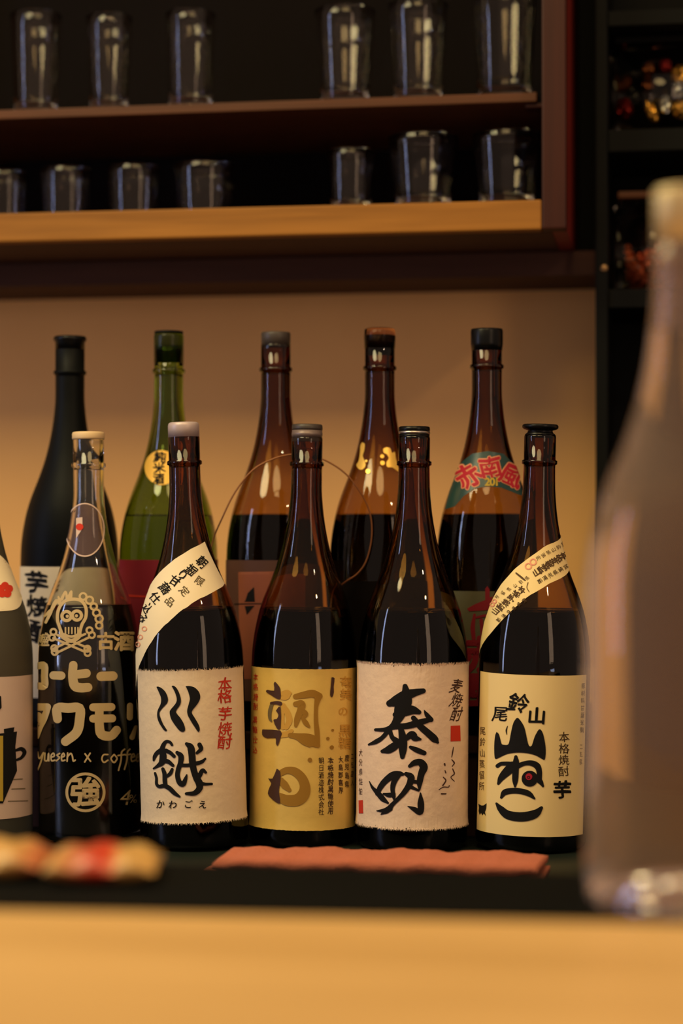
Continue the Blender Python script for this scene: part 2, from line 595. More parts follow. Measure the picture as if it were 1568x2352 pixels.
    def strip(s, name, m, T, B, ext=(0, 0), off=0.0006, n=40, nw=10, jag=0.0):
        """a tape laid slanting round the shoulder: its two long edges read in pixels, run on past the silhouette by ext radians"""
        def edge(E):
            th, z = s.unproject(E)
            L = np.concatenate([[0], np.cumsum(np.hypot(np.diff([p[0] for p in E]), np.diff([p[1] for p in E])))])
            u = np.linspace(0, L[-1], 24)
            th, z = np.interp(u, L, th), np.interp(u, L, z)
            pts = list(zip(th, z))
            for side, e in ((0, ext[0]), (-1, ext[1])):
                if e:
                    a, b = (pts[0], pts[4]) if side == 0 else (pts[-1], pts[-5])
                    sl = (a[1] - b[1]) / (a[0] - b[0])
                    new = [(a[0] + np.sign(a[0] - b[0]) * e * k / 4, a[1] + sl * np.sign(a[0] - b[0]) * e * k / 4 * 0.8) for k in range(1, 5)]
                    pts = new[::-1] + pts if side == 0 else pts + new
            return pts
        a, b = edge(T), edge(B)
        bm = bmesh.new()
        rg = random.Random(4)
        rows = []
        for (t1, z1), (t2, z2) in zip(a, b):
            j = rg.uniform(-jag, jag)
            row = []
            for k in range(nw + 1):
                f = k / nw
                t, z = t1 + (t2 - t1) * f, z1 + (z2 - z1) * f + (j if k == nw else 0)
                r = float(s.R(z)) + off
                row.append(bm.verts.new((r * math.cos(t + s.th0), r * math.sin(t + s.th0), z)))
            rows.append(row)
        for p, q in zip(rows[:-1], rows[1:]):
            for k in range(nw):
                bm.faces.new((p[k], p[k + 1], q[k + 1], q[k]))
        return obj(name, bm, m, s.glass, normals=False)

    def cap(s, name, prof, m, parent=None, label=None):
        """prof in mm as (r, height above the bottle's rim)"""
        o = obj(name, lathe([(r * 1e-3, s.top + z * 1e-3) for r, z in prof], 48), m, parent or s.root)
        if label:
            o['label'] = label
        return o


# ------------------------------------------------------------------ flat print: strokes, outlines and type, laid on the paper
_gl = {}
_em = {}


def glyph(ch, bold=0.0):
    key = (ch, bold)
    if key in _gl:
        return _gl[key]
    cu = bpy.data.curves.new('type', 'FONT')
    cu.body = ch
    cu.size = 1.0
    cu.resolution_u = 3
    cu.offset = bold
    cu.fill_mode = 'FRONT'
    o = bpy.data.objects.new('type', cu)
    COL.objects.link(o)
    bpy.context.view_layer.update()
    ev = o.evaluated_get(bpy.context.evaluated_depsgraph_get())
    me = ev.to_mesh()
    me.calc_loop_triangles()
    V = np.array([tuple(v.co)[:2] for v in me.vertices]) if len(me.vertices) else np.zeros((0, 2))
    T = [tuple(t.vertices) for t in me.loop_triangles]
    ev.to_mesh_clear()
    bpy.data.objects.remove(o)
    bpy.data.curves.remove(cu)
    _gl[key] = (V, T)
    return _gl[key]


def em():
    if not _em:
        V, _ = glyph('国')
        _em['s'] = 0.9 / (V[:, 1].max() - V[:, 1].min())
        _em['cy'] = (V[:, 1].max() + V[:, 1].min()) / 2
        _em['cx'] = (V[:, 0].max() + V[:, 0].min()) / 2
    return _em


class Ink:
    """print collected in pixels of the photograph, then laid on one bottle's surface as one mesh"""
    def __init__(s, origin=(0, 0), scale=1.0):
        s.V, s.T, s.marks, s.wob = [], [], [0], 0.0
        s.o, s.k = np.array(origin, float), scale

    def mark(s):
        s.marks.append(len(s.T))

    def _p(s, P):
        return s.o + np.asarray(P, float) / s.k

    def add(s, V, T):
        n = len(s.V)
        s.V += [tuple(v) for v in V]
        s.T += [tuple(i + n for i in t) for t in T]

    def poly(s, P, holes=(), smooth=0):
        loops = [s._p(P)] + [s._p(h) for h in holes]
        if smooth:
            loops = [np.array(catmull(list(l) + [l[0]], smooth))[:-1] for l in loops]
        T = tessellate_polygon([[Vector((x, y, 0)) for x, y in l] for l in loops])
        s.add(np.concatenate(loops), T)

    def ribbon(s, pts, per=7):
        """brush stroke: (x, y, width) along its middle"""
        C = catmull([tuple(s._p(p[:2])) + (p[2] / s.k,) for p in pts], per)
        C = np.array(C)
        C[:, 2] = np.maximum(C[:, 2], 0.5)
        d = np.gradient(C[:, :2], axis=0)
        d /= np.maximum(np.linalg.norm(d, axis=1), 1e-6)[:, None]
        n = np.stack([-d[:, 1], d[:, 0]], 1)
        V, T = [], []
        for i in range(len(C)):
            w = C[i, 2] / 2
            V += [C[i, :2] + n[i] * w, C[i, :2] - n[i] * w]
            if i:
                a = 2 * i
                T += [(a - 2, a - 1, a + 1), (a - 2, a + 1, a)]
        for i, sg in ((0, -1), (len(C) - 1, 1)):      # round ends
            c, w = C[i, :2], C[i, 2] / 2
            b = len(V)
            V.append(c)
            a0 = math.atan2(n[i][1], n[i][0])
            for k in range(9):
                a = a0 - sg * math.pi * k / 8
                V.append(c + w * np.array((math.cos(a), math.sin(a))))
            T += [(b, b + k, b + k + 1) for k in range(1, 9)]
        s.add(V, T)

    def disc(s, c, r, n=20):
        s.poly([(c[0] + r * math.cos(2 * math.pi * k / n), c[1] + r * math.sin(2 * math.pi * k / n)) for k in range(n)])

    def ring(s, c, r, w, n=28):
        s.poly([(c[0] + r * math.cos(2 * math.pi * k / n), c[1] + r * math.sin(2 * math.pi * k / n)) for k in range(n)],
               [[(c[0] + (r - w) * math.cos(2 * math.pi * k / n), c[1] + (r - w) * math.sin(2 * math.pi * k / n)) for k in range(n)]])

    def char(s, ch, x, y, size, rot=0.0, bold=0.0, sx=1.0, shear=0.0):
        """rot: degrees clockwise in the picture"""
        V, T = glyph(ch)
        if not len(V):
            return
        if bold:
            b = bold * 0.9
            V = np.concatenate([V + np.array(d_) for d_ in ((b, 0), (-b, 0), (0, b), (0, -b), (b * .7, b * .7), (-b * .7, b * .7), (b * .7, -b * .7), (-b * .7, -b * .7))])
            n0 = len(V) // 8
            T = [tuple(i + n0 * q for i in t) for q in range(8) for t in T]
        e = em()
        if ord(ch) < 0x2000:
            c = ((V[:, 0].max() + V[:, 0].min()) / 2, 0.0)
        else:
            c = (e['cx'], e['cy'])
        Q = (V - c) * e['s'] * size * np.array([sx, -1.0])
        Q[:, 0] -= shear * Q[:, 1]
        if s.wob:       # brush-written, not typeset
            h = (ord(ch) * 7 + int(x) + int(y)) % 97
            u, v = Q[:, 0] / size, Q[:, 1] / size
            Q = Q + size * s.wob * np.stack([np.sin(6 * v + h) + 0.5 * np.sin(11 * u + 2 * h), np.sin(7 * u + 3 * h) + 0.5 * np.sin(12 * v + h)], 1)
            rot += 5 * math.sin(h)
        a = math.radians(rot)
        Q = np.stack([Q[:, 0] * math.cos(a) - Q[:, 1] * math.sin(a), Q[:, 0] * math.sin(a) + Q[:, 1] * math.cos(a)], 1)
        s.add(s._p(Q + np.array((x, y))), T)

    def column(s, text, x, y, step, size, dx=0.0, **kw):
        for i, ch in enumerate(text):
            s.char(ch, x + dx * i, y + step * i, size, **kw)

    def lay(s, bottle, parent, m, off=0.0009, name='lettering', maxlen=7.0, stuff=False):
        cuts = s.marks + [len(s.T)]
        o = None
        for a, b in zip(cuts[:-1], cuts[1:]):
            if b > a:
                o = s._lay(s.T[a:b], bottle, parent, m, off, name if len(cuts) == 2 else 'character' if name == 'lettering' else name, maxlen)
                if stuff:
                    o['kind'] = 'stuff'
        return o

    def _lay(s, T, bottle, parent, m, off, name, maxlen):
        bm = bmesh.new()
        used = sorted({i for t in T for i in t})
        vs = {i: bm.verts.new((s.V[i][0], s.V[i][1], 0)) for i in used}
        for t in T:
            try:
                bm.faces.new([vs[i] for i in t])
            except ValueError:
                pass
        for _ in range(7):
            es = [e for e in bm.edges if e.calc_length() > maxlen]
            if not es:
                break
            bmesh.ops.subdivide_edges(bm, edges=es, cuts=1)
            bmesh.ops.triangulate(bm, faces=[f for f in bm.faces if len(f.verts) > 3])
        bm.verts.ensure_lookup_table()
        P = np.array([(v.co.x, v.co.y) for v in bm.verts])
        th, z = bottle.unproject(P)
        Q = bottle.place(th, z, off)
        for v, q in zip(bm.verts, Q):
            v.co = q
        # face the print outwards
        for f in bm.faces:
            f.normal_update()
            c = f.calc_center_median()
            if f.normal.dot(Vector((c.x, c.y, 0))) < 0:
                f.normal_flip()
        return obj(name, bm, m, parent, normals=False)


# ================================================================== SETTING
WALL_Y = 2.47
floor = box_obj('floor', (-2.4, -0.6, -0.05), (1.2, 2.62, 0.0), M['floor'], bev=0)
tag(floor, kind='structure')
wall = box_obj('wall_back', (-2.4, WALL_Y, 0.0), (1.2, WALL_Y + 0.1, 2.6), M['wall'], bev=0)
tag(wall, kind='structure')

# back counter the bottles stand on (dark green-black top) and the step behind
CZ = 0.90
back = empty('back_counter', (-0.6, 1.9, 0.0))
tag(back, 'dark green-black back counter carrying the front row of bottles', 'counter')
box_obj('counter_top', (-2.0, 1.30, CZ - 0.03), (0.9, WALL_Y - 0.001, CZ), M['green_top'], back, 0.002)
box_obj('cabinet_front', (-1.98, 1.33, 0.0), (0.88, 1.36, CZ - 0.031), M['black'], back)
riser = empty('riser_step', (-0.6, 2.25, CZ))
tag(riser, 'low dark wooden step raising the rear row of bottles', 'shelf')
RZ = 1.0
box_obj('step_top', (-1.3, 2.030, RZ - 0.018), (-0.095, WALL_Y - 0.002, RZ), M['under'], riser)
box_obj('step_front', (-1.3, 2.034, CZ + 0.0005), (-0.095, 2.05, RZ - 0.0185), M['under'], riser)
# wooden bar counter nearest the camera
KZ = CAM.z - 0.203
bar = empty('bar_counter', (-0.2, 0.8, 0.0))
tag(bar, 'honey-coloured wooden bar counter running across the near edge', 'counter')
bm = bmesh.new()
e0, e1 = at_z(0, 2088, KZ), at_z(1320, 2114, KZ)
sl = (e1.y - e0.y) / (e1.x - e0.x)
yl, yr = e0.y + sl * (-2.0 - e0.x), e0.y + sl * (0.9 - e0.x)
pts = [(-2.0, 0.42), (0.9, 0.42), (0.9, yr), (-2.0, yl)]
lo = [bm.verts.new((x + 0.2, y - 0.8, KZ - 0.035)) for x, y in pts]
hi = [bm.verts.new((x + 0.2, y - 0.8, KZ)) for x, y in pts]
bm.faces.new(lo[::-1])
bm.faces.new(hi)
for i in range(4):
    bm.faces.new((lo[i], lo[(i + 1) % 4], hi[(i + 1) % 4], hi[i]))
bmesh.ops.bevel(bm, geom=bm.edges[:], offset=0.004, segments=3, affect='EDGES')
obj('counter_top', bm, M['counter'], bar, smooth=False)
# black ledge flush with the wood along its far edge
LY = 1.287
ledge = empty('service_ledge', (-0.4, 1.2, 0.0))
tag(ledge, 'long matt black ledge along the far edge of the wooden counter', 'ledge')
bm = bmesh.new()
pts = [(-2.0, yl + 0.001), (0.9, yr + 0.001), (0.9, LY), (-2.0, LY)]
lo = [bm.verts.new((x + 0.4, y - 1.2, KZ - 0.030)) for x, y in pts]
hi = [bm.verts.new((x + 0.4, y - 1.2, KZ)) for x, y in pts]
bm.faces.new(lo[::-1])
bm.faces.new(hi)
for i in range(4):
    bm.faces.new((lo[i], lo[(i + 1) % 4], hi[(i + 1) % 4], hi[i]))
bmesh.ops.bevel(bm, geom=bm.edges[:], offset=0.0025, segments=2, affect='EDGES')
obj('ledge_top', bm, M['ledge'], ledge, smooth=False)
box_obj('ledge_panel', (-1.98, 1.24, 0.0), (0.88, 1.27, KZ - 0.0305), M['black'], ledge)
box_obj('front_panel', (-1.98, 0.60, 0.0), (0.88, 0.63, KZ - 0.0355), M['counter'], bar)
box_obj('back_panel', (-1.98, 1.00, 0.0), (0.88, 1.03, KZ - 0.0355), M['black'], bar)

# ================================================================== WALL CABINET
FY = 2.17                                   # front plane
CXR = at_y(1300, 500, FY).x                 # right end
CXL = -1.05
SXL = at_y(1243, 300, FY).x                 # inner edge of the right stile
Z_RB, Z_RT = at_y(620, 541, FY).z, at_y(620, 474, FY).z
cab = empty('wall_cabinet', ((CXL + CXR) / 2, 2.3, Z_RB))
tag(cab, 'open-fronted wooden glass cabinet with red right end hung above the bottles', 'cabinet')
CT = 2.25
o = box_obj('bottom_rail', (CXL, FY, Z_RB), (SXL, FY + 0.022, Z_RT), M['rail'], cab, 0.002)
o['label'] = 'honey-coloured bottom rail catching the light'
o = box_obj('stile', (SXL + 0.0004, FY - 0.001, Z_RB), (CXR, FY + 0.022, CT), M['stile'], cab, 0.002)
o['label'] = 'dark red-brown upright stile'
o = box_obj('side_panel', (CXR - 0.016, FY + 0.0225, Z_RB), (CXR, WALL_Y - 0.002, CT), M['redside'], cab, 0.001)
o['label'] = 'red lacquered right side'
box_obj('side_panel', (CXL, FY + 0.0225, Z_RB), (CXL + 0.016, WALL_Y - 0.002, CT), M['stile'], cab, 0.001)
ZF = Z_RT - 0.012
box_obj('bottom_board', (CXL + 0.0165, FY + 0.0225, ZF - 0.018), (CXR - 0.0165, WALL_Y - 0.012, ZF), M['shelf'], cab, 0.001)
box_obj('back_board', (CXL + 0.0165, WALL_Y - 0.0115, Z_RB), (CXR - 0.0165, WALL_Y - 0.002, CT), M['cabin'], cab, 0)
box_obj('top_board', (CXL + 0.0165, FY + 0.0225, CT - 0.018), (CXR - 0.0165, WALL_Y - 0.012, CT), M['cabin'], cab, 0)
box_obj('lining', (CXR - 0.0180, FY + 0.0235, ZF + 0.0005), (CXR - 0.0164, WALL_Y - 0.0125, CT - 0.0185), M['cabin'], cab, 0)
SHY = 2.205
Z_ST, Z_SB = at_y(620, 232, SHY).z, at_y(620, 253, SHY).z
shr = at_y(1232, 220, SHY).x
o = box_obj('shelf_board', (CXL + 0.017, SHY, Z_SB), (shr, WALL_Y - 0.0125, Z_ST), M['shelf'], cab, 0.001)
box_obj('shelf_support', (shr - 0.012, SHY + 0.006, Z_SB - 0.005), (CXR - 0.0185, SHY + 0.03, Z_SB - 0.0005), M['stile'], cab, 0.001)
# recessed underside and the valance strip behind it
UY = 2.335
box_obj('underside_board', (CXL, FY + 0.0226, Z_RB), (CXR - 0.0165, UY, ZF - 0.0185), M['under'], cab, 0)
VZ = at_y(700, 645, UY).z
valance = box_obj('trim_1', (-1.3, UY + 0.001, VZ), (at_y(1367, 600, UY).x, WALL_Y - 0.001, Z_RB - 0.0005), M['under'], bev=0.001)
tag(valance, kind='structure')

# ================================================================== BLACK SHELVING UNIT ON THE RIGHT
PY = 2.28
xl = at_y(1367, 900, PY).x
xr = at_y(1396, 900, PY).x
unit = empty('shelving_unit', (0.12, 2.38, CZ))
tag(unit, 'black open shelving unit with a screw in its post beyond the cabinet', 'shelf')
box_obj('post', (xl, PY, CZ + 0.0005), (xr, WALL_Y - 0.002, 2.3), M['black'], unit, 0.002)
box_obj('added_dark_panel', (CXR + 0.002, 2.40, at_y(1350, 592, 2.40).z), (xl - 0.0005, 2.42, 2.3), M['black'], unit, 0.001)  # added black sheet that keeps the wall strip beside the cabinet dark
box_obj('back_board', (xr + 0.0005, WALL_Y - 0.014, CZ + 0.0005), (0.45, WALL_Y - 0.002, 2.3), M['black'], unit, 0)
ZB = {}
for nm, y0, y1 in (('high', 20, 55), ('mid', 294, 345), ('low', 662, 705)):
    ZB[nm] = (at_y(1480, y1, PY).z, at_y(1480, y0, PY).z)
    box_obj('shelf_board', (xr + 0.0005, PY + 0.004, ZB[nm][0]), (0.45, WALL_Y - 0.0145, ZB[nm][1]), M['black'], unit, 0.001)
sp = at_y(1387, 616, PY)
bm = lathe([(0, 0.0), (0.0042, 0.0), (0.004, 0.0012), (0.0028, 0.002), (0, 0.0022)], 24)
box(bm, (-0.0035, -0.0005, 0.0018), (0.0035, 0.0005, 0.0026))
o = obj('screw', bm, M['steel'], unit)
o.location = sp - unit.location
o.rotation_euler = (math.pi / 2, 0, 0)
o['label'] = 'dull round screw head'


def canister(name, label, px0, px1, py_top, zbase, Y, depth, lidm):
    a, b = at_y(px0, 400, Y), at_y(px1, 400, Y)
    zt = at_y(px0, py_top, Y).z
    cx = (a.x + b.x) / 2
    w, h = b.x - a.x, zt - zbase - 0.0005
    root = empty(name, (cx, Y + depth / 2, zbase + 0.0005))
    tag(root, label, 'canister')
    bm = bmesh.new()
    box(bm, (-w / 2, -depth / 2, 0), (w / 2, depth / 2, h), 0)
    bmesh.ops.bevel(bm, geom=[e for e in bm.edges], offset=0.008, segments=4, affect='EDGES')
    inner = bmesh.new()
    box(inner, (-w / 2 + .002, -depth / 2 + .002, 0.002), (w / 2 - .002, depth / 2 - .002, h - .002), 0)
    bmesh.ops.bevel(inner, geom=[e for e in inner.edges], offset=0.007, segments=4, affect='EDGES')
    bmesh.ops.recalc_face_normals(inner, faces=inner.faces[:])
    bmesh.ops.recalc_face_normals(bm, faces=bm.faces[:])
    bmesh.ops.reverse_faces(inner, faces=inner.faces[:])
    me = bpy.data.meshes.new('t')
    inner.to_mesh(me)
    inner.free()
    bm.from_mesh(me)
    bpy.data.meshes.remove(me)
    obj('body', bm, M['thin_plastic'], root, normals=False)
    bm = bmesh.new()
    box(bm, (-w / 2 + .004, -depth / 2 + .004, h + 0.0002), (w / 2 - .004, depth / 2 - .004, h + 0.008), 0.002)
    obj('lid', bm, lidm, root, smooth=False)
    return root, cx, w, h


# upper canister: foil-wrapped sweets; lower canister: dried red flakes
up, ucx, uw, uh = canister('glass_canister', 'clear canister of foil-wrapped sweets on the upper black shelf', 1402, 1640, 98, ZB['mid'][1], 2.32, 0.09, M['black'])
lo_, lcx, lw, lh = canister('glass_canister', 'clear canister half full of dried reddish flakes on the lower black shelf', 1409, 1600, 455, ZB['low'][1], 2.32, 0.09, M['shelf'])


def sweet(seed, s, m, shape):
    rg = random.Random(seed)
    bm = bmesh.new()
    bmesh.ops.create_icosphere(bm, subdivisions=3, radius=1.0)
    for v in bm.verts:
        k = 1 + 0.16 * math.sin(9 * v.co.x + seed) * math.sin(8 * v.co.y - seed) + rg.uniform(-0.07, 0.07)
        v.co = Vector((v.co.x * s[0] * k, v.co.y * s[1] * k, v.co.z * s[2] * k))
    if shape:       # twisted wrapper ends
        for sg in (-1, 1):
            ring = []
            n = 14
            for k in range(n):
                a = 2 * math.pi * k / n
                q = 1 + 0.35 * (k % 2)
                ring.append((a, q))
            c0 = [bm.verts.new((0.25 * s[0] * math.cos(a), 0.25 * s[1] * math.sin(a), sg * s[2] * 0.93)) for a, q in ring]
            c1 = [bm.verts.new((0.75 * s[0] * q * math.cos(a), 0.75 * s[1] * q * math.sin(a), sg * s[2] * 1.5)) for a, q in ring]
            for k in range(n):
                bm.faces.new((c0[k], c0[(k + 1) % n], c1[(k + 1) % n], c1[k]))
    return obj('wrapped_sweet', bm, m, smooth=False)


UZ = ZB['mid'][1] + 0.003
sweets = [
    # px, py, Y, size, material, twisted, tilt, label
    (1562, 172, 2.345, (.0095, .009, .0105), 'foil_gold', 0, 0, 'round crinkled gold-foil sweet high in the upper canister'),
    (1497, 258, 2.343, (.006, .006, .0125), 'foil_gold', 0, -26, 'long upright gold-foil sweet at the bottom of the canister'),
    (1508, 122, 2.350, (.010, .008, .008), 'foil_brown', 0, 20, 'brown-gold sweet topmost in the upper canister'),
    (1490, 158, 2.343, (.0065, .006, .008), 'foil_brown', 1, 8, 'pale brown twist-wrapped sweet under the topmost one'),
    (1488, 196, 2.345, (.009, .007, .006), 'foil_brown', 0, -6, 'flat brown sweet above the upright gold one'),
    (1527, 150, 2.352, (.008, .007, .0085), 'foil_red', 0, 12, 'red-foil sweet beside the round gold one'),
    (1558, 204, 2.340, (.006, .006, .0055), 'foil_silver', 1, 30, 'silver twist-wrapped sweet just under the round gold one'),
    (1528, 240, 2.343, (.0065, .006, .011), 'foil_silver', 0, 14, 'slim dark silver sweet beside the upright gold one'),
    (1562, 252, 2.343, (.009, .008, .011), 'foil_gold', 0, 5, 'bright gold sweet standing lowest beneath the silver one'),
    (1425, 130, 2.355, (.009, .008, .012), 'foil_brown', 0, 18, 'dim brown sweet highest along the canister side by the black post'), (1428, 190, 2.355, (.009, .008, .011), 'foil_brown', 0, -14, 'dim brown sweet midway down the canister side by the black post'),
    (1434, 250, 2.355, (.009, .008, .012), 'foil_red', 0, 10, 'dark red sweet lowest along the canister side by the black post'), (1455, 165, 2.360, (.010, .008, .010), 'cap_black', 0, 0, 'upper of two black sweets at the back of the canister'),
    (1458, 225, 2.360, (.009, .008, .012), 'cap_black', 0, 25, 'lower tilted one of two black sweets at the back of the canister'),
]
for i, (px, py, Y, s, mm, tw, tilt, lab) in enumerate(sweets):
    o = sweet(i + 3, s, M[mm], tw)
    o.location = at_y(px, py, Y)
    o.rotation_euler = (0.1, math.radians(tilt), 0.3 * i)
    o.location.z = max(o.location.z, UZ + max(s) * 1.02 * (1.55 if tw else 1.12) * 0.86)
    tag(o, lab, 'sweet', 'wrapped sweets in the upper canister')
# dried flakes: nobody could count them
bm = bmesh.new()
LZ = ZB['low'][1] + 0.003
rg = random.Random(11)
for k in range(330):
    fx, fz = rg.uniform(-1, 1), rg.random() ** 1.1
    top = 0.052 + 0.006 * math.sin(5 * fx + 1) + 0.004 * math.sin(11 * fx)
    c = Vector((fx * (lw / 2 - 0.013), rg.uniform(-0.03, 0.03), 0.009 + fz * (top - 0.010)))
    r = rg.uniform(0.005, 0.009)
    q = Matrix.Rotation(rg.uniform(0, 6.28), 3, 'Z') @ Matrix.Rotation(rg.uniform(-1.2, 1.2), 3, 'X')
    ring, mid = [], bm.verts.new(c + q @ Vector((0, 0, 0.0018)))
    for a in range(7):
        rr = r * rg.uniform(0.55, 1.0)
        ring.append(bm.verts.new(c + q @ Vector((rr * math.cos(a * 0.9), rr * 0.7 * math.sin(a * 0.9), rg.uniform(-.0015, .0015)))))
    for a in range(7):
        bm.faces.new((mid, ring[a], ring[(a + 1) % 7]))
fl = obj('dried_flakes', bm, M['dried'], smooth=False)
fl.location = (lcx, 2.32 + 0.045, LZ - 0.002)
tag(fl, 'heap of dried reddish flakes filling the lower canister', 'dried food', kind='stuff')
fl.data.materials.append(M['dried2'])
for p in fl.data.polygons:
    if (p.index // 7) % 5 == 0:
        p.material_index = 1


# ================================================================== GLASSES IN THE CABINET
def tumbler(name, label, px, Y, z, r0, r1, h, group, base=0.010, wall=0.0018):
    p = at_y(px, 400, Y)
    root = empty(name, (p.x, Y, z + 0.0004))
    tag(root, label, 'drinking glass', group)
    n = 10
    out = [(r0 - 0.002, 0.0), (r0, 0.002)] + [(r0 + (r1 - r0) * k / n, 0.002 + (h - 0.003) * k / n) for k in range(1, n + 1)]
    inn = [(r0 + (r1 - r0) * (zz / h) - wall, zz) for zz in np.linspace(h - 0.001, base + 0.004, n)]
    prof = [(0, 0.0015), (r0 * 0.6, 0.0012)] + out + [(r1 - wall * 0.5, h)] + inn + [(inn[-1][0] - 0.004, base), (0, base)]
    obj('body', lathe(prof, 48), M['tumbler'], root)
    return root


UG, LG = 'tall glasses on the upper shelf', 'short tumblers on the cabinet floor'
for px, r0, r1, h, lab in ((82, .024, .029, .118, 'tall straight glass first from the frame edge on the upper shelf'),
                           (250, .021, .026, .112, 'tall straight glass second from the frame edge on the upper shelf'),
                           (437, .024, .028, .112, 'tall straight glass third along the upper shelf, beside the wide gap'),
                           (792, .026, .034, .108, 'tall tapered glass just past the wide gap on the upper shelf'),
                           (960, .026, .033, .112, 'tall tapered glass between two others near the stile'),
                           (1158, .029, .037, .150, 'tallest tapered glass on the upper shelf, next to the stile')):
    tumbler('highball_glass', lab, px, 2.262, Z_ST, r0, r1, h, UG, 0.012)
for px, r0, r1, h, base, lab in ((8, .026, .028, .072, .010, 'short straight tumbler cut by the frame edge on the cabinet floor'),
                                 (152, .026, .0285, .074, .010, 'short straight tumbler second from the frame edge on the cabinet floor'),
                                 (308, .027, .030, .074, .010, 'short straight tumbler third along the cabinet floor'),
                                 (470, .029, .034, .074, .010, 'widest straight tumbler, last before the gap on the cabinet floor'),
                                 (806, .022, .027, .085, .024, 'dim small tumbler just past the gap on the cabinet floor'),
                                 (972, .028, .039, .098, .026, 'flared thick-based tumbler second from the stile'),
                                 (1163, .028, .038, .098, .026, 'flared thick-based tumbler right beside the stile')):
    tumbler('short_tumbler', lab, px, 2.262, ZF, r0, r1, h, LG, base)

# ================================================================== FRONT ROW OF BOTTLES
FG, BG = 'front row of large bottles', 'rear row of large bottles on the step'

# --- river-character bottle
k = Bottle('liquor_bottle', 'brown bottle with three wavy strokes on its label and a wide slanted white tape', 448, 1.992, CZ, M['brown_glass'], FG, rs=0.975, lean=-1.65, fill=0.57, neckt=7.5)
k.cap('cap', [(13.6, -1.5), (14.9, -1.5), (14.9, 9), (14.4, 11.5), (13, 12.6), (0, 12.8)], M['cap_lilac'], label='lilac-grey cap')
lab = k.band('paper_label', M['paper'], (436, 1540), (447, 1890), edge=[(318, 1600), (561, 1700)], rough=0.0004, fuzz=700, seed=3, nth=180)
ink = Ink((300, 1500), 5.227)
ink.poly([(315, 405), (345, 470), (370, 540), (365, 610), (330, 690), (325, 760), (345, 830), (390, 905), (420, 935), (440, 925), (400, 860), (365, 780), (352, 710),
          (395, 650), (440, 600), (452, 550), (430, 480), (390, 430), (340, 402)], smooth=4)
ink.poly([(495, 395), (530, 460), (555, 540), (545, 600), (490, 670), (472, 710), (490, 790), (540, 870), (590, 930), (630, 945), (655, 920), (640, 850), (600, 780),
          (550, 715), (555, 680), (595, 620), (605, 560), (585, 480), (550, 415), (515, 390)], smooth=4)
ink.poly([(660, 395), (690, 460), (710, 540), (700, 600), (680, 680), (685, 740), (720, 810), (770, 890), (810, 945), (828, 920), (815, 860), (770, 780), (735, 720),
          (745, 680), (800, 610), (832, 540), (820, 470), (770, 415), (710, 395)], smooth=4)
ink.mark()
for st in ([(500, 1100, 30), (475, 1068, 35), (430, 1062, 40), (395, 1110, 52), (385, 1170, 66), (395, 1240, 84), (380, 1310, 74), (335, 1350, 42), (282, 1385, 20)],
           [(380, 1165, 70), (325, 1195, 48), (295, 1240, 44), (283, 1285, 24)], [(430, 1170, 50), (480, 1195, 44), (525, 1238, 40)],
           [(410, 1290, 60), (460, 1305, 50), (512, 1348, 36)],
           [(300, 1440, 28), (316, 1500, 32), (318, 1570, 36), (350, 1600, 42), (410, 1592, 52), (470, 1622, 55), (530, 1680, 50), (590, 1722, 24)],
           [(392, 1390, 40), (412, 1450, 52), (416, 1540, 54), (425, 1590, 50)], [(502, 1395, 36), (482, 1440, 44), (445, 1475, 36)],
           [(560, 1192, 40), (605, 1235, 66), (602, 1310, 62), (576, 1390, 58), (565, 1470, 58), (588, 1550, 62), (630, 1572, 62), (658, 1515, 46), (674, 1462, 20)],
           [(600, 1345, 44), (690, 1345, 42), (780, 1325, 50), (850, 1305, 44), (893, 1268, 26)],
           [(672, 1088, 40), (720, 1130, 82), (735, 1220, 82), (742, 1310, 82), (756, 1400, 76), (790, 1500, 80), (822, 1560, 86), (822, 1625, 76), (765, 1680, 60), (668, 1686, 34)],
           [(825, 1098, 52), (842, 1150, 52), (795, 1198, 34)], [(900, 1432, 30), (862, 1405, 46), (830, 1460, 56), (795, 1520, 50)],
           [(830, 1560, 54), (890, 1572, 36), (970, 1570, 28)]):
    ink.ribbon(st)
ink.lay(k, lab, M['ink'])
ink = Ink((300, 1500), 5.227)
ink.wob = 0.02
for ch, x, y in zip('かわごえ', (362, 510, 690, 862), (1815, 1820, 1815, 1818)):
    ink.char(ch, x, y, 104, bold=0.012, shear=0.1)
ink.lay(k, lab, M['ink'], stuff=True)
ink = Ink((300, 1500), 5.227)
ink.wob = 0.03
for ch, y in zip('本格芋焼酎', (378, 522, 728, 915, 1075)):
    ink.char(ch, 1125, y, 170, bold=0.012, shear=0.15, rot=-4)
ink.lay(k, lab, M['ink_red'], stuff=True)
tp = k.strip('neck_tape', M['paper_w'], [(469, 1244), (439, 1260), (403, 1283), (371, 1311), (340, 1349), (329, 1379)],
             [(514, 1339), (482, 1361), (446, 1383), (413, 1404), (393, 1422), (365, 1452), (345, 1479), (329, 1512)], ext=(0, 0.6), jag=0.0007)
tp['label'] = 'white paper tape slanted across the shoulder'
ink = Ink((300, 1220), 6.03)
ink.wob = 0.035
for ch, x, y, r in (('朝', 980, 430, 40), ('掘', 835, 540, 42), ('り', 720, 605, 44), ('甘', 612, 690, 45), ('藷', 480, 790, 46), ('仕', 345, 925, 50), ('込', 240, 1070, 60), ('み', 178, 1210, 68)):
    ink.char(ch, x, y, 150, rot=r, bold=0.018, sx=1.0 if x > 300 else 0.75)
ink.lay(k, tp, M['ink'], 0.0010, stuff=True)
ink = Ink((300, 1220), 6.03)
ink.wob = 0.035
for ch, x, y, r in (('限', 945, 690, 40), ('定', 742, 830, 42), ('品', 545, 975, 46)):
    ink.char(ch, x, y, 125, rot=r, bold=0.01)
ink.lay(k, tp, M['ink_grey'], 0.0010, stuff=True)
ink = Ink((300, 1220), 6.03)
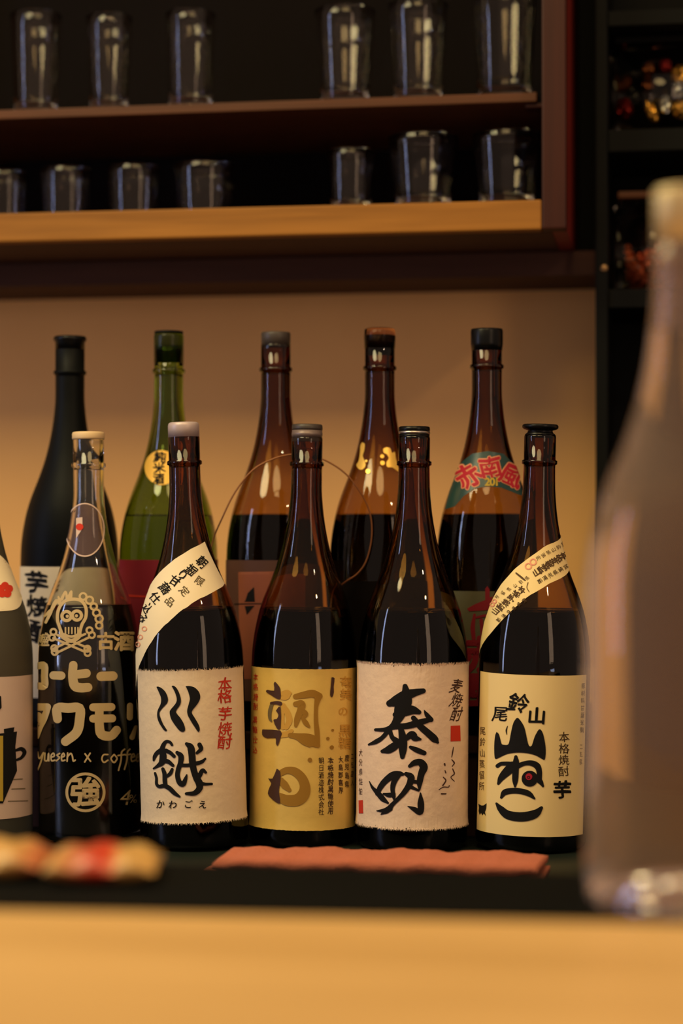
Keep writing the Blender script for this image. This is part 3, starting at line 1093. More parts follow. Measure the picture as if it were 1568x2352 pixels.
for x, y in ((200, 1350), (145, 1465), (110, 1565)):
    ink.mark()
    ink.ring((x, y), 36, 12, 14)
ink.lay(k, tp, M['ink_pink'], 0.0010, name='stamp')

# --- morning-sun bottle, yellow label
a = Bottle('liquor_bottle', 'brown bottle with a mustard yellow label and faded brown brush characters', 693, 2.010, CZ, M['brown_glass'], FG, rs=0.965, lean=0.75, fill=0.57, neckt=7.5)
a.cap('cap', [(14.2, -4.5), (14.6, -4.5), (14.6, 1), (14.9, 1.2), (14.9, 4), (14.6, 4.2), (14.6, 6.5), (0, 6.6)], M['cap_grey'], label='ridged grey cap')
a.cap('cap_top', [(0, 6.7), (14.6, 6.7), (14.9, 8), (14.6, 11.2), (13.6, 12.2), (0, 12.4)], M['cap_dull'], label='dull dark top of the cap')
lab = a.band('paper_label', M['paper_y'], (703, 1537), (694, 1908), edge=[(576, 1700), (815, 1700)], rough=0.0001, seed=5)
ink = Ink((560, 1500), 5.225)
ink.poly([(380, 340), (430, 400), (445, 460), (445, 545), (400, 545), (330, 500), (275, 465), (290, 440), (370, 450), (365, 370)], smooth=2)
ink.poly([(390, 690), (445, 640), (445, 900), (400, 900), (360, 800), (400, 790), (420, 740)], smooth=2)
ink.poly([(230, 915), (445, 930), (445, 1010), (410, 1110), (390, 1080), (385, 1015), (290, 1020), (230, 985)], smooth=2)
ink.ribbon([(335, 600, 30), (400, 595, 40), (440, 605, 50)])
ink.poly([(400, 1385), (440, 1420), (445, 1500), (440, 1560), (425, 1640), (430, 1700), (440, 1805), (375, 1775), (320, 1725), (295, 1680), (315, 1610), (335, 1560), (298, 1500), (350, 1505)], smooth=2)
ink.poly([(1045, 290), (1080, 300), (1070, 400), (1072, 470), (1052, 530), (1028, 500), (1035, 400)], smooth=2)
ink.lay(a, lab, M['ink_plum'], 0.0011, stuff=True)
ink = Ink((560, 1500), 5.225)
ink.ribbon([(340, 615, 40), (318, 700, 44), (318, 780, 36), (335, 815, 20)])
ink.lay(a, lab, M['ink_grey'], 0.0010)
ink = Ink((560, 1500), 5.225)
for st in ([(620, 520, 60), (720, 500, 80), (820, 485, 90), (900, 515, 80)], [(890, 520, 84), (865, 640, 50), (862, 800, 50), (875, 950, 60), (885, 1110, 50)],
           [(620, 610, 60), (690, 610, 90), (680, 680, 80), (640, 790, 70), (622, 870, 36)], [(680, 690, 70), (740, 725, 60), (710, 780, 46), (745, 840, 60), (780, 880, 30)],
           [(560, 985, 60), (640, 1000, 80), (730, 1030, 140), (820, 1060, 150), (860, 1090, 80)],
           [(440, 1440, 70), (520, 1405, 80), (610, 1420, 100), (690, 1490, 110), (730, 1590, 120), (715, 1690, 140), (640, 1760, 140), (520, 1765, 130), (430, 1725, 100)],
           [(450, 1520, 60), (490, 1580, 90), (545, 1640, 50)]):
    ink.ribbon(st)
for x, y, r in ((1060, 925, 16), (1003, 1025, 20), (1050, 1130, 24), (790, 1280, 26)):
    ink.disc((x, y), r)
ink.lay(a, lab, M['ink_olive'], 0.0009, stuff=True)
ink = Ink((560, 1500), 5.225)
for st in ([(450, 490, 50), (520, 470, 60), (560, 480, 30)], [(450, 540, 40), (510, 530, 60), (550, 500, 30)], [(480, 640, 60), (525, 720, 70), (545, 810, 70), (510, 890, 60)],
           [(450, 980, 70), (520, 970, 70), (575, 930, 40)], [(480, 620, 40), (470, 760, 30), (470, 900, 40)]):
    ink.ribbon(st)
ink.column('奄美', 1215, 350, 150, 140, bold=0.02)
ink.char('の', 1185, 700, 120, bold=0.02)
ink.column('黒糖', 1205, 930, 150, 150, bold=0.02)
ink.lay(a, lab, M['ink_pale_olive'], 0.0008, stuff=True)
ink = Ink((560, 1500), 5.225)
ink.wob = 0.03
ink.column('本格焼酎', 148, 290, 118, 90, bold=0.01, sx=0.6)
ink.column('黒糖仕込', 142, 800, 120, 90, bold=0.01, sx=0.6)
ink.lay(a, lab, M['ink_red'], 0.0009, stuff=True)
ink = Ink((560, 1500), 5.225)
ink.wob = 0.03
ink.column('朝日酒造株式会社', 925, 1290, 88, 82, bold=0.008, sx=0.8)
ink.column('本格焼酎黒糖使用', 1035, 1290, 86, 84, bold=0.014, sx=0.8)
ink.column('大島郡喜界', 1155, 1280, 92, 80, bold=0.012, sx=0.7)
ink.column('鹿児島県', 1228, 1260, 105, 84, bold=0.012, sx=0.6)
ink.column('二五度入', 1290, 1240, 105, 80, bold=0.012, sx=0.4)
ink.lay(a, lab, M['ink_plum'], 0.0009, stuff=True)

# --- white torn-edge label
t = Bottle('liquor_bottle', 'brown bottle with a torn-edged pale label, bold brush characters and a red square seal', 945.5, 1.985, CZ, M['brown_glass'], FG, rs=0.995, lean=0.35, fill=0.57, neckt=7.5)
t.cap('cap', [(14.0, -2), (14.6, -2), (14.6, 1.8), (0, 1.8)], M['cap_black'])
t.cap('cap_band', [(0, 1.9), (15.0, 1.9), (15.0, 4.4), (0, 4.5)], M['cap_silver'], label='thin silver band')
t.cap('cap_top', [(0, 4.6), (14.8, 4.6), (15.0, 6.0), (14.6, 8.4), (13.6, 9.0), (0, 9.2)], M['cap_black'])
lab = t.band('paper_label', M['paper_p'], (948, 1527), (946, 1904), edge=[(818, 1600), (1073, 1700)], off=0.0008, rough=0.0009, fuzz=1600, seed=8, nth=200)
ink = Ink((800, 1490), 5.227)
for st in ([(500, 655, 80), (580, 625, 130), (690, 560, 130), (800, 525, 90), (895, 505, 60)],
           [(682, 450, 60), (690, 520, 100), (680, 620, 170), (640, 720, 170), (605, 820, 120), (560, 900, 84), (500, 960, 60), (420, 1060, 50), (340, 1115, 54), (255, 1150, 22)],
           [(565, 790, 60), (650, 755, 120), (760, 735, 110), (845, 760, 56)],
           [(335, 972, 36), (440, 970, 50), (560, 935, 66), (700, 925, 74), (800, 900, 84), (900, 870, 70), (985, 850, 50)],
           [(905, 735, 8), (935, 790, 50), (985, 850, 60)],
           [(780, 830, 60), (860, 930, 76), (950, 1010, 84), (1030, 1085, 84), (1065, 1125, 30)],
           [(630, 950, 60), (655, 1080, 96), (655, 1200, 96), (650, 1295, 56)],
           [(500, 970, 50), (530, 1060, 54), (590, 1130, 86), (500, 1205, 96), (415, 1230, 44)],
           [(690, 1080, 56), (760, 1030, 90), (800, 1070, 80), (860, 1085, 30)], [(745, 1180, 40), (820, 1215, 64), (905, 1250, 56)],
           None,
           [(262, 1590, 8), (300, 1665, 34), (370, 1740, 62), (420, 1800, 64), (480, 1850, 26)],
           [(355, 1740, 50), (392, 1660, 64), (450, 1585, 74), (540, 1515, 84), (620, 1500, 64), (655, 1505, 36)],
           [(615, 1510, 50), (555, 1590, 66), (535, 1680, 54), (548, 1770, 46), (552, 1815, 16)], [(430, 1740, 26), (500, 1755, 60), (550, 1740, 40)],
           [(695, 1500, 50), (750, 1540, 84), (735, 1620, 76), (680, 1710, 64), (620, 1780, 54), (540, 1860, 50), (470, 1935, 70), (350, 1945, 12)], [(400, 1985, 14), (460, 1950, 56), (515, 1925, 40)],
           [(735, 1408, 40), (790, 1370, 70), (860, 1362, 84), (900, 1420, 96), (872, 1500, 80), (852, 1600, 70), (850, 1685, 26)], [(862, 1730, 16), (866, 1850, 76), (860, 1960, 66), (790, 1925, 56), (712, 1888, 8)],
           [(770, 1590, 50), (835, 1600, 40)], [(755, 1660, 44), (840, 1700, 26)]):
    if st:
        ink.ribbon(st)
    else:
        ink.mark()
ink.lay(t, lab, M['ink'], 0.0013)
ink = Ink((800, 1490), 5.227)
ink.wob = 0.03
ink.column('麦焼酎', 1285, 450, 168, 175, bold=0.006, sx=0.75, shear=0.25)
for st in ([(1250, 1180, 8), (1240, 1240, 14), (1230, 1300, 8)], [(1230, 1330, 10), (1260, 1370, 14), (1235, 1410, 10)], [(1240, 1440, 10), (1260, 1500, 14), (1220, 1540, 10), (1260, 1590, 8)],
           [(1145, 1380, 20), (1150, 1400, 14)], [(1150, 1460, 10), (1160, 1490, 14)], [(1130, 1540, 10), (1160, 1580, 14), (1125, 1640, 16)], [(1080, 1690, 10), (1130, 1660, 12), (1190, 1660, 10), (1200, 1640, 10)], [(1110, 1740, 18), (1160, 1740, 16)]):
    ink.ribbon(st)
ink.column('大分県佐伯', 160, 1250, 115, 90, bold=0.0, sx=0.5)
ink.lay(t, lab, M['ink_plum'], 0.0012, stuff=True)
ink = Ink((800, 1490), 5.227)
ink.poly([(1218, 925), (1328, 920), (1334, 1108), (1216, 1112)])
ink.mark()
ink.poly([(135, 1820), (185, 1815), (188, 1975), (138, 1975)])
ink.lay(t, lab, M['ink_red'], 0.0012, name='red_seal')

# --- wildcat bottle, cream label
y = Bottle('liquor_bottle', 'brown bottle with a black stopper and a cream label of thick cartoon-like black brush characters', 1217, 1.978, CZ, M['brown_glass'], FG, rs=1.0, lean=1.42, fill=0.57, neckt=7.5)
y.cap('stopper', [(0, -3), (13.6, -3), (14.2, 0.5), (12.2, 2), (11.6, 4.2), (15.5, 5.2), (17.0, 6.6), (17.0, 8.6), (16, 9.8), (13, 9.6), (0, 9.2)], M['cap_black'], label='flanged black stopper')
lab = y.band('paper_label', M['paper_c'], (1224, 1551), (1219, 1922), edge=[(1100, 1700), (1342, 1700)], rough=0.0, seed=9)
ink = Ink((1080, 1520), 5.227)
ink.poly([(320, 840), (345, 865), (362, 920), (378, 980), (400, 995), (450, 995), (470, 960), (490, 850), (520, 730), (565, 672), (610, 715), (650, 790), (675, 900), (700, 1000), (735, 1005),
          (770, 900), (820, 812), (855, 830), (880, 900), (900, 1020), (900, 1120), (888, 1175), (860, 1165), (780, 1122), (680, 1096), (560, 1090), (450, 1105), (360, 1145), (310, 1165), (295, 1130), (292, 1000), (302, 890)], smooth=3)
ink.mark()
for st in ([(548, 1140, 40), (550, 1200, 72), (545, 1300, 76), (540, 1420, 70), (538, 1495, 26)], [(330, 1250, 46), (370, 1225, 46), (440, 1222, 50), (510, 1225, 50)],
           [(505, 1225, 60), (440, 1290, 66), (375, 1390, 72), (340, 1462, 30)], [(385, 1405, 40), (450, 1350, 44), (540, 1270, 64), (640, 1222, 54), (730, 1215, 66), (800, 1250, 76), (825, 1320, 66), (822, 1400, 70)],
           [(800, 1400, 80), (840, 1440, 60), (870, 1492, 26)], None, [(375, 1628, 30), (415, 1568, 70), (500, 1548, 70), (600, 1552, 70), (700, 1582, 66), (768, 1640, 24)],
           [(318, 1700, 26), (368, 1765, 76), (450, 1835, 104), (580, 1860, 112), (700, 1850, 112), (790, 1815, 96), (850, 1752, 40)], None, [(440, 870, 8), (435, 820, 16), (450, 770, 6)]):
    if st:
        ink.ribbon(st)
        if st[0][0] == 800:
            ink.disc((712, 1402), 96, 28)
    else:
        ink.mark()
ink.lay(y, lab, M['ink'], 0.0008)
ink = Ink((1080, 1520), 5.227)
ink.wob = 0.02
ink.char('鈴', 575, 500, 245, rot=6, bold=0.02, shear=0.15)
ink.mark()
ink.char('尾', 362, 625, 185, bold=0.012, shear=0.1, rot=-4)
ink.mark()
ink.char('山', 795, 650, 205, bold=0.03, rot=2, sx=1.1)
ink.mark()
ink.char('芋', 1100, 1540, 215, bold=0.035, rot=4)
ink.mark()
ink.poly([(105, 1705), (140, 1725), (165, 1725), (200, 1698), (195, 1760), (180, 1800), (192, 1850), (165, 1815), (150, 1842), (135, 1810), (118, 1835), (108, 1790), (112, 1750)])
ink.lay(y, lab, M['ink'], 0.0008)
ink = Ink((1080, 1520), 5.227)
ink.wob = 0.02
ink.column('本格焼酎', 1120, 905, 137, 128, dx=-2, bold=0.004)
ink.column('原材料甘藷米麹', 1346, 290, 88, 70, dx=-2.5, bold=0.004, sx=0.6)
ink.column('二五度', 1322, 1020, 90, 70, dx=-2.5, bold=0.0, sx=0.5)
ink.column('尾鈴山蒸留所', 155, 830, 133, 105, dx=-2.5, bold=0.0, sx=0.6)
ink.lay(y, lab, M['ink_soft'], 0.0008, stuff=True)
ink = Ink((1080, 1520), 5.227)
ink.disc((702, 1378), 40)
ink.lay(y, lab, M['ink_crim'], 0.0011)
ink = Ink((1080, 1520), 5.227)
ink.ring((698, 1385), 18, 8, 14)
ink.lay(y, lab, M['ink'], 0.0013)
tp = y.strip('neck_tape', M['paper_c'], [(1291, 1231), (1252, 1253), (1216, 1280), (1183, 1306), (1151, 1343), (1133, 1374), (1124, 1396)],
             [(1308, 1303), (1262, 1339), (1213, 1369), (1181, 1397), (1156, 1422), (1130, 1452)], ext=(0.6, 0.6))
tp['label'] = 'narrow cream printed tape slanted round the shoulder'
ink, inr = Ink((1090, 1210), 6.03), Ink((1090, 1210), 6.03)
ink.wob = 0.04
for ox, oy, text in ((0, 0, 'a'), (-560, 470, 'b')):
    sxx = 0.8 if ox else 1.0
    n = 6
    for i in range(n):
        f = i / (n - 1)
        ink.char('尾鈴山蒸留所'[i], 1220 - 340 * f + ox * (1 - 0.12 * (1 - f)), 240 + 190 * f + oy + (70 * (f) if ox else 0), 62, rot=-38 if not ox else -52, sx=sxx)
        ink.char('本格芋焼酎山'[i], 1215 - 360 * f + ox, 400 + 230 * f + oy + (70 * f if ox else 0), 108, rot=-36 if not ox else -50, bold=0.03, sx=sxx)
        ink.char('宮崎県児湯郡'[i], 1250 - 350 * f + ox, 550 + 200 * f + oy + (70 * f if ox else 0), 66, rot=-36 if not ox else -50, bold=0.008, sx=sxx)
for st in ([(580, 640, 20), (640, 690, 26), (700, 740, 20)], [(740, 770, 10), (725, 840, 10), (755, 900, 8)]):
    ink.ribbon(st)
ink.lay(y, tp, M['ink_soft'], 0.0010, maxlen=9, stuff=True)
for c in ((745, 545), (810, 485), (255, 1075), (285, 1030)):
    inr.mark()
    inr.ring(c, 48 if c[0] > 400 else 34, 16, 14)
inr.lay(y, tp, M['ink_pink'], 0.0011, name='stamp')

# --- clear bottle of dark coffee liquor with skull print
c = Bottle('liquor_bottle', 'clear bottle of dark coffee liquor printed with a skull and crossbones', 208, 2.035, CZ, M['clear_glass'], FG, rs=0.945, lean=-0.35, fill=0.5, hollow=True, wallt=2.6)
c.cap('cap', [(12, -1), (15.4, -1), (15.8, 0.5), (15.8, 4.8), (15, 6.2), (13, 6.6), (0, 6.8)], M['cap_cream'], label='cream disc cap')
lz = float(c.unproject([(205, 1392)])[1][0])
prof = [(0, 0.0062)] + [(r - 0.0024, z) for r, z in c.outer if 0.0062 < z < lz]
liq = obj('liquid', lathe(prof + [(prof[-1][0], lz), (0, lz)], 64), M['coffee'], c.root)
liq['label'] = 'nearly black coffee liquor'
ink = Ink((60, 1330), 4.125)
for st in ([(120, 822, 66), (176, 822, 70), (178, 920, 66), (178, 1010, 70), (120, 1012, 66)], [(262, 912, 78), (335, 915, 80)], [(770 - 62, 922, 88), (820, 918, 88)],
           [(448, 815, 80), (442, 920, 84), (462, 1010, 92), (520, 1030, 88), (585, 1026, 84)], [(470, 905, 80), (570, 892, 84)],
           [(120, 1212, 70), (205, 1212, 70)], [(208, 1225, 56), (172, 1320, 66), (135, 1400, 60), (115, 1500, 26)], [(118, 1300, 80), (140, 1330, 70)],
           [(300, 1325, 82), (298, 1222, 88), (400, 1222, 92), (505, 1222, 90), (508, 1330, 90), (480, 1450, 90), (375, 1538, 86)],
           [(635, 1215, 76), (805, 1212, 76)], [(635, 1322, 76), (812, 1320, 76)], [(692, 1225, 80), (692, 1380, 84), (712, 1470, 90), (800, 1486, 84), (855, 1430, 80)],
           [(980, 1200, 58), (978, 1310, 58)], [(1035, 1400, 30), (1000, 1500, 50)]):
    ink.ribbon(st, per=4)
ink.ring((562, 2020), 188, 26, 40)
ink.char('強', 562, 2020, 285, bold=0.035)
ink.char('古', 752, 590, 165, bold=0.045)
ink.char('酒', 925, 590, 190, bold=0.045)
ink.char('泡', 128, 575, 120, bold=0.03, sx=0.45)
ink.char('盛', 185, 575, 130, bold=0.03, sx=0.6)
for st in ([(115, 1640), (130, 1700), (165, 1650)], [(168, 1645), (142, 1740), (115, 1805)], [(182, 1650), (180, 1715), (208, 1715), (216, 1650), (218, 1722)],
           [(240, 1690), (270, 1675), (262, 1650), (240, 1672), (245, 1720), (276, 1715)], [(320, 1652), (296, 1668), (318, 1692), (290, 1722)],
           [(336, 1690), (365, 1675), (356, 1650), (338, 1675), (342, 1720), (370, 1715)], [(395, 1648), (390, 1726)], [(392, 1685), (424, 1652), (440, 1680), (448, 1724), (466, 1715)],
           [(558, 1655), (610, 1726)], [(606, 1650), (555, 1732)], [(772, 1662), (732, 1665), (716, 1705), (736, 1736), (772, 1716)],
           [(830, 1662), (802, 1700), (830, 1738), (858, 1700), (832, 1662)], [(930, 1612), (902, 1640), (895, 1720), (872, 1812)], [(868, 1672), (935, 1662)],
           [(978, 1612), (956, 1640), (950, 1720), (928, 1802)], [(942, 1668), (985, 1658)], [(992, 1692), (1022, 1680), (1012, 1655), (992, 1682), (997, 1726), (1030, 1716)],
           [(1042, 1692), (1068, 1680), (1058, 1655), (1042, 1682), (1046, 1726), (1072, 1716)]):
    ink.ribbon([(x_, y_, 15) for x_, y_ in st], per=5)
ink.char('4', 925, 2140, 200, shear=0.2)
ink.char('%', 1010, 2120, 110)
# skull and crossbones
ink.ribbon([(335, 500, 30), (318, 450, 30), (300, 380, 30), (310, 290, 30), (360, 215, 30), (440, 190, 30), (520, 205, 30), (565, 270, 30), (565, 360, 30), (530, 430, 30), (510, 500, 30)])
ink.ribbon([(335, 500, 30), (350, 545, 40), (430, 585, 40), (500, 545, 40), (510, 500, 30)])
ink.ring((385, 350), 58, 30)
ink.ring((482, 345), 58, 30)
ink.disc((392, 352), 15)
ink.disc((478, 348), 15)
for x in (375, 405, 435, 465, 492):
    ink.ribbon([(x, 460, 14), (x, 515, 14)], per=2)
ink.ribbon([(350, 520, 24), (430, 545, 24), (505, 520, 24)])
for p, q in (((262, 560), (560, 690)), ((300, 530), (590, 655)), ((590, 555), (290, 700)), ((560, 520), (262, 660))):
    ink.ribbon([(p[0], p[1], 22), (q[0], q[1], 22)], per=4)
for p in ((262, 500), (250, 555), (600, 485), (622, 530), (275, 690), (270, 655), (580, 660), (582, 700)):
    ink.ring(p, 38, 20, 16)
for st in ([(190, 410, 26), (240, 300, 34), (180, 350, 20)], [(240, 300, 30), (290, 210, 40), (330, 235, 26), (310, 170, 20)], [(340, 190, 30), (375, 120, 20), (390, 180, 26)], [(400, 175, 26), (430, 115, 18), (425, 180, 30)]):
    ink.ribbon(st)
for p, r in (((540, 165), 42), ((600, 200), 44), ((640, 260), 40), ((665, 320), 42), ((690, 375), 44), ((690, 440), 40)):
    ink.ring(p, r, 20, 16)
ink.lay(c, c.glass, M['ink_beige'], 0.0005, name='print', maxlen=8, stuff=True)
ink = Ink()
ink.poly([(195 + 44 * math.cos(q * math.pi / 20), 1217 + 62 * math.sin(q * math.pi / 20)) for q in range(40)])
sl_ = ink.lay(c, c.glass, M['seal'], 0.0006, name='round_seal')
sl_['label'] = 'clear pinkish round seal on the neck'
ink = Ink()
el = [(math.cos(q * math.pi / 20), math.sin(q * math.pi / 20)) for q in range(40)]
ink.poly([(195 + 44 * cx_, 1217 + 62 * cy_) for cx_, cy_ in el], [[(195 + 41.5 * cx_, 1217 + 59 * cy_) for cx_, cy_ in el]])
ink.lay(c, sl_, M['paper_m'], 0.0008, name='seal_rim')
ink = Ink()
ink.poly([(176, 1190), (190, 1188), (190, 1214), (176, 1236)])
ink.lay(c, sl_, M['paper_m'], 0.0009, name='seal_print')
ink = Ink()
ink.disc((184, 1210), 8)
ink.lay(c, sl_, M['ink_red'], 0.0012, name='seal_mark')

# --- frosted bottle at the frame edge
f = Bottle('liquor_bottle', 'frosted grey bottle with a mug picture and a teardrop label, cut by the frame edge', -45, 2.03, CZ, M['frost'], FG, rs=0.97, lean=0.0, fill=None)
f.cap('cap', [(14, -2), (16.5, -2), (16.5, 8), (15.5, 10), (0, 10.4)], M['cap_black'])
lab = f.band('paper_label', M['paper_m'], (-45, 1556), (-45, 1884), edge=[(-165, 1700), (74, 1700)])
ink = Ink()
ink.poly([(-45, 1690), (38, 1680), (34, 1715), (38, 1770), (25, 1800), (6, 1845), (-45, 1845)])
ink.ribbon([(36, 1723, 6), (48, 1720, 9), (55, 1728, 9), (48, 1740, 7), (38, 1745, 6)])
ink.poly([(8, 1674), (32, 1670), (28, 1695), (10, 1708)])
ink.poly([(-10, 1590), (2, 1600), (3, 1625), (-10, 1640)])
ink.lay(f, lab, M['ink'], 0.0008, name='mug_print', stuff=True)
ink = Ink()
ink.poly([(-45, 1690), (6, 1690), (6, 1840), (-45, 1840)])
ink.lay(f, lab, M['ink_yel'], 0.0011)
ink = Ink()
for yy, x0, x1 in ((1790, 30, 50), (1812, 26, 56), (1840, 18, 62)):
    ink.ribbon([(x0, yy, 2), (x1, yy - 1, 2)], per=3)
ink.lay(f, lab, M['ink_grey'], 0.0008, stuff=True)
ink = Ink()
ink.poly([(-60, 1240), (-20, 1262), (5, 1280), (25, 1305), (40, 1335), (49, 1362), (48, 1385), (38, 1398), (15, 1403), (-30, 1404), (-90, 1400), (-130, 1370), (-128, 1330), (-100, 1280)], smooth=3)
td = ink.lay(f, f.glass, M['paper_w'], 0.0005, name='teardrop_label')
ink = Ink()
for q in range(5):
    ink.disc((10 + 10 * math.cos(q * 1.2566 - 1.57), 1355 + 10 * math.sin(q * 1.2566 - 1.57)), 9, 12)
ink.lay(f, td, M['ink_red'], 0.0009, name='flower_mark')

# ================================================================== REAR ROW OF BOTTLES
CAPN = [(13.8, -3), (14.8, -3), (14.8, 10.5), (14.2, 12), (0, 12.2)]


def rear(px, label, m, fill, lean=0.0, rs=0.955):
    D = 2.154 - (px - 163) * 7.96e-5
    return Bottle('liquor_bottle', label, px, D, RZ, m, BG, rs=rs, lean=lean, fill=fill, neckt=7.5)


b1 = rear(160, 'all-black matt bottle with a flanged cap and a cream label behind the skull bottle', M['matt_black'], None)
b1.cap('cap', [(13.8, -2), (15.2, -2), (15.2, 5), (16.8, 7.5), (17.0, 9.5), (15.8, 11.5), (0, 11.8)], M['cap_black'])
lab = b1.band('paper_label', M['paper_w'], (160, 1302), 0.03, th=(-1.7, 1.5))
ink = Ink()
ink.wob = 0.05
ink.column('芋焼酎', 84, 1338, 56, 52, dx=4, bold=0.03)
ink.lay(b1, lab, M['ink'], stuff=True)
b2 = rear(387, 'green glass bottle with a round gold neck label and a crimson body label', M['green_glass'], 0.55)
b2.cap('cap', [(13.8, -18), (15.4, -18), (15.2, 10), (14.4, 12), (0, 12.2)], glass('green cap film', (0.30, 0.42, 0.12, 1), 0.25, 1.3), label='green translucent cap sleeve')
b2.cap('cap_top', [(0, 12.3), (14.6, 12.3), (14.9, 13.5), (14.4, 15), (0, 15.2)], M['matt_black'])
lab = b2.band('paper_label', M['paper_r'], (387, 1286), 0.03, th=(-1.7, 1.7))
ink = Ink()
ink.ribbon([(295, 1368, 4), (330, 1370, 4), (380, 1371, 4), (430, 1370, 4)])
ink.lay(b2, lab, M['ink_red'])
ink = Ink()
ink.poly([(371 + 38 * math.cos(q * math.pi / 18), 1074 + 40 * math.sin(q * math.pi / 18)) for q in range(36)])
rl = ink.lay(b2, b2.glass, M['gold_paper'], 0.0006, name='round_label')
ink = Ink()
ink.wob = 0.04
ink.column('純米酒', 368, 1050, 25, 26, dx=-1.5, bold=0.03)
ink.lay(b2, rl, M['ink'], 0.0010, stuff=True)
b3 = rear(633, 'brown bottle with a dull grey cap and a brown label behind the yellow-labelled bottle', M['brown_glass'], 0.552)
b3.cap('cap', CAPN, M['cap_dull'])
lab = b3.band('paper_label', M['paper_db'], (633, 1287), 0.03, th=(-1.7, 1.7))
ink = Ink()
ink.poly([(548, 1314), (640, 1312), (700, 1313), (700, 1560), (552, 1560)])
pn = ink.lay(b3, lab, M['paper_b'], 0.0007, name='label_panel', maxlen=14)
ink = Ink()
ink.poly([(565, 1378), (570, 1362), (584, 1348), (586, 1382), (562, 1382)])
ink.poly([(563, 1392), (585, 1391), (568, 1412)])
ink.ribbon([(540, 1387, 2), (620, 1386, 2)], per=4)
ink.lay(b3, pn, M['ink'], 0.0010, name='leaf_mark', stuff=True)
b4 = rear(872, 'brown bottle with gold foil brush marks on its shoulder and a torn clear cap sleeve', M['brown_glass'], 0.552)
b4.cap('stopper', [(0, -14), (13.5, -14), (13.6, 6), (13.2, 7), (0, 7.2)], M['cap_black'])
b4.cap('cap_sleeve', [(14.2, -6), (15.4, -6), (15.9, 8), (15.2, 13), (13, 14.2), (0, 14.4), (0, 13.9), (12.8, 13.7), (14.7, 12.6), (15.4, 8), (15.0, -5.6), (14.2, -6)], M['plastic'], label='torn clear plastic sleeve')
ink = Ink((800, 740), 6.53)
ink.poly([(215, 1800), (250, 1830), (240, 1930), (220, 2000), (245, 2080), (260, 2150), (215, 2210), (160, 2200), (125, 2140), (160, 2080), (180, 1950), (185, 1850)], smooth=3)
ink.poly([(570, 1875), (620, 1890), (650, 1960), (690, 1945), (705, 2050), (745, 2180), (740, 2240), (660, 2180), (580, 2170), (570, 2100), (600, 2040), (570, 1980), (530, 1960), (520, 1900)], smooth=3)
for p, r in (((505, 2010), 30), ((510, 2110), 34), ((295, 2235), 34), ((270, 2080), 18)):
    ink.disc(p, r, 14)
gf = ink.lay(b4, b4.glass, M['gold'], 0.0006, name='gold_lettering', stuff=True)
gf['label'] = 'gold foil brush marks'
lab = b4.band('paper_label', M['cabin'], (872, 1335), 0.03, th=(-1.6, 1.6))
b5 = rear(1118, 'brown bottle with a teal shoulder label of red characters nearest the black post', M['brown_glass'], 0.552)
b5.cap('cap', [(13.8, -10), (15.2, -10), (16.0, -3), (16.0, 9.5), (15.2, 11.5), (0, 11.8)], M['cap_black'])
ink = Ink()
ink.poly([(1032, 1130), (1047, 1090), (1062, 1060), (1085, 1042), (1120, 1036), (1155, 1042), (1178, 1065), (1192, 1100), (1200, 1140), (1180, 1132), (1150, 1120), (1120, 1117), (1090, 1122), (1065, 1140), (1045, 1163), (1022, 1170)])
tl = ink.lay(b5, b5.glass, M['teal'], 0.0005, name='shoulder_label', maxlen=6)
io_, ii = Ink(), Ink()
io_.wob = ii.wob = 0.035
for ch, x, y_, s_, r_ in (('赤', 1076, 1094, 58, -32), ('南', 1125, 1074, 50, -4), ('風', 1172, 1094, 52, 30)):
    io_.char(ch, x, y_, s_, rot=r_, bold=0.07)
    ii.char(ch, x, y_, s_, rot=r_, bold=0.025)
io_.lay(b5, tl, M['ink_pale'], 0.0008, name='lettering_outline', stuff=True)
ii.lay(b5, tl, M['ink_crim'], 0.0011, stuff=True)
ink = Ink()
for ch, x in zip('201', (1119, 1130, 1140)):
    ink.char(ch, x, 1115, 24, bold=0.04)
ink.lay(b5, tl, M['ink_yel'], 0.0009, stuff=True)
lab = b5.band('paper_label', M['paper_g'], (1118, 1358), 0.03, th=(-0.95, 1.6))
ink = Ink()
ink.poly([(1073, 1398), (1090, 1388), (1114, 1378), (1114, 1352), (1119, 1346), (1124, 1354), (1124, 1372), (1150, 1366), (1150, 1398), (1110, 1402), (1078, 1404)])
ink.ribbon([(1090, 1412, 6), (1086, 1440, 10), (1088, 1466, 9)])
ink.ribbon([(1095, 1418, 5), (1112, 1414, 6), (1130, 1412, 6)])
ink.ribbon([(1105, 1424, 8), (1108, 1466, 8)])
ink.column('赤風', 1102, 1505, 82, 84, bold=0.05)
ink.lay(b5, lab, M['ink_dcrim'], stuff=True)

# ================================================================== NEAR CLEAR BOTTLE ON THE WOODEN COUNTER
g = Bottle('liquor_bottle', 'large clear bottle standing out of focus on the black ledge, cut by the frame edge', 1568, 1.172, KZ, M['liquor'], None, rs=1.035, hs=0.995, fill=0.83, lean=0, punt=0.022)
g.cap('cap', [(13.5, -17), (15.4, -17), (15.4, 12), (14.4, 13.5), (0, 13.7)], M['cap_pale'], label='pale metal screw cap')

# ================================================================== SMALL THINGS
# folded towel lying in front of the bottles
tb0, tb1 = at_depth(556, 1200, 1.868), at_depth(1262, 1200, 1.812)
tf0 = at_depth(520, 1200, 1.765)
bm = bmesh.new()
L = (tb1 - tb0)
L.z = 0
ux = L.normalized()
uy = Vector((ux.y, -ux.x, 0))
org = Vector((tb0.x, tb0.y, CZ + 0.0005))
nx, ny = 90, 22
rg = random.Random(2)


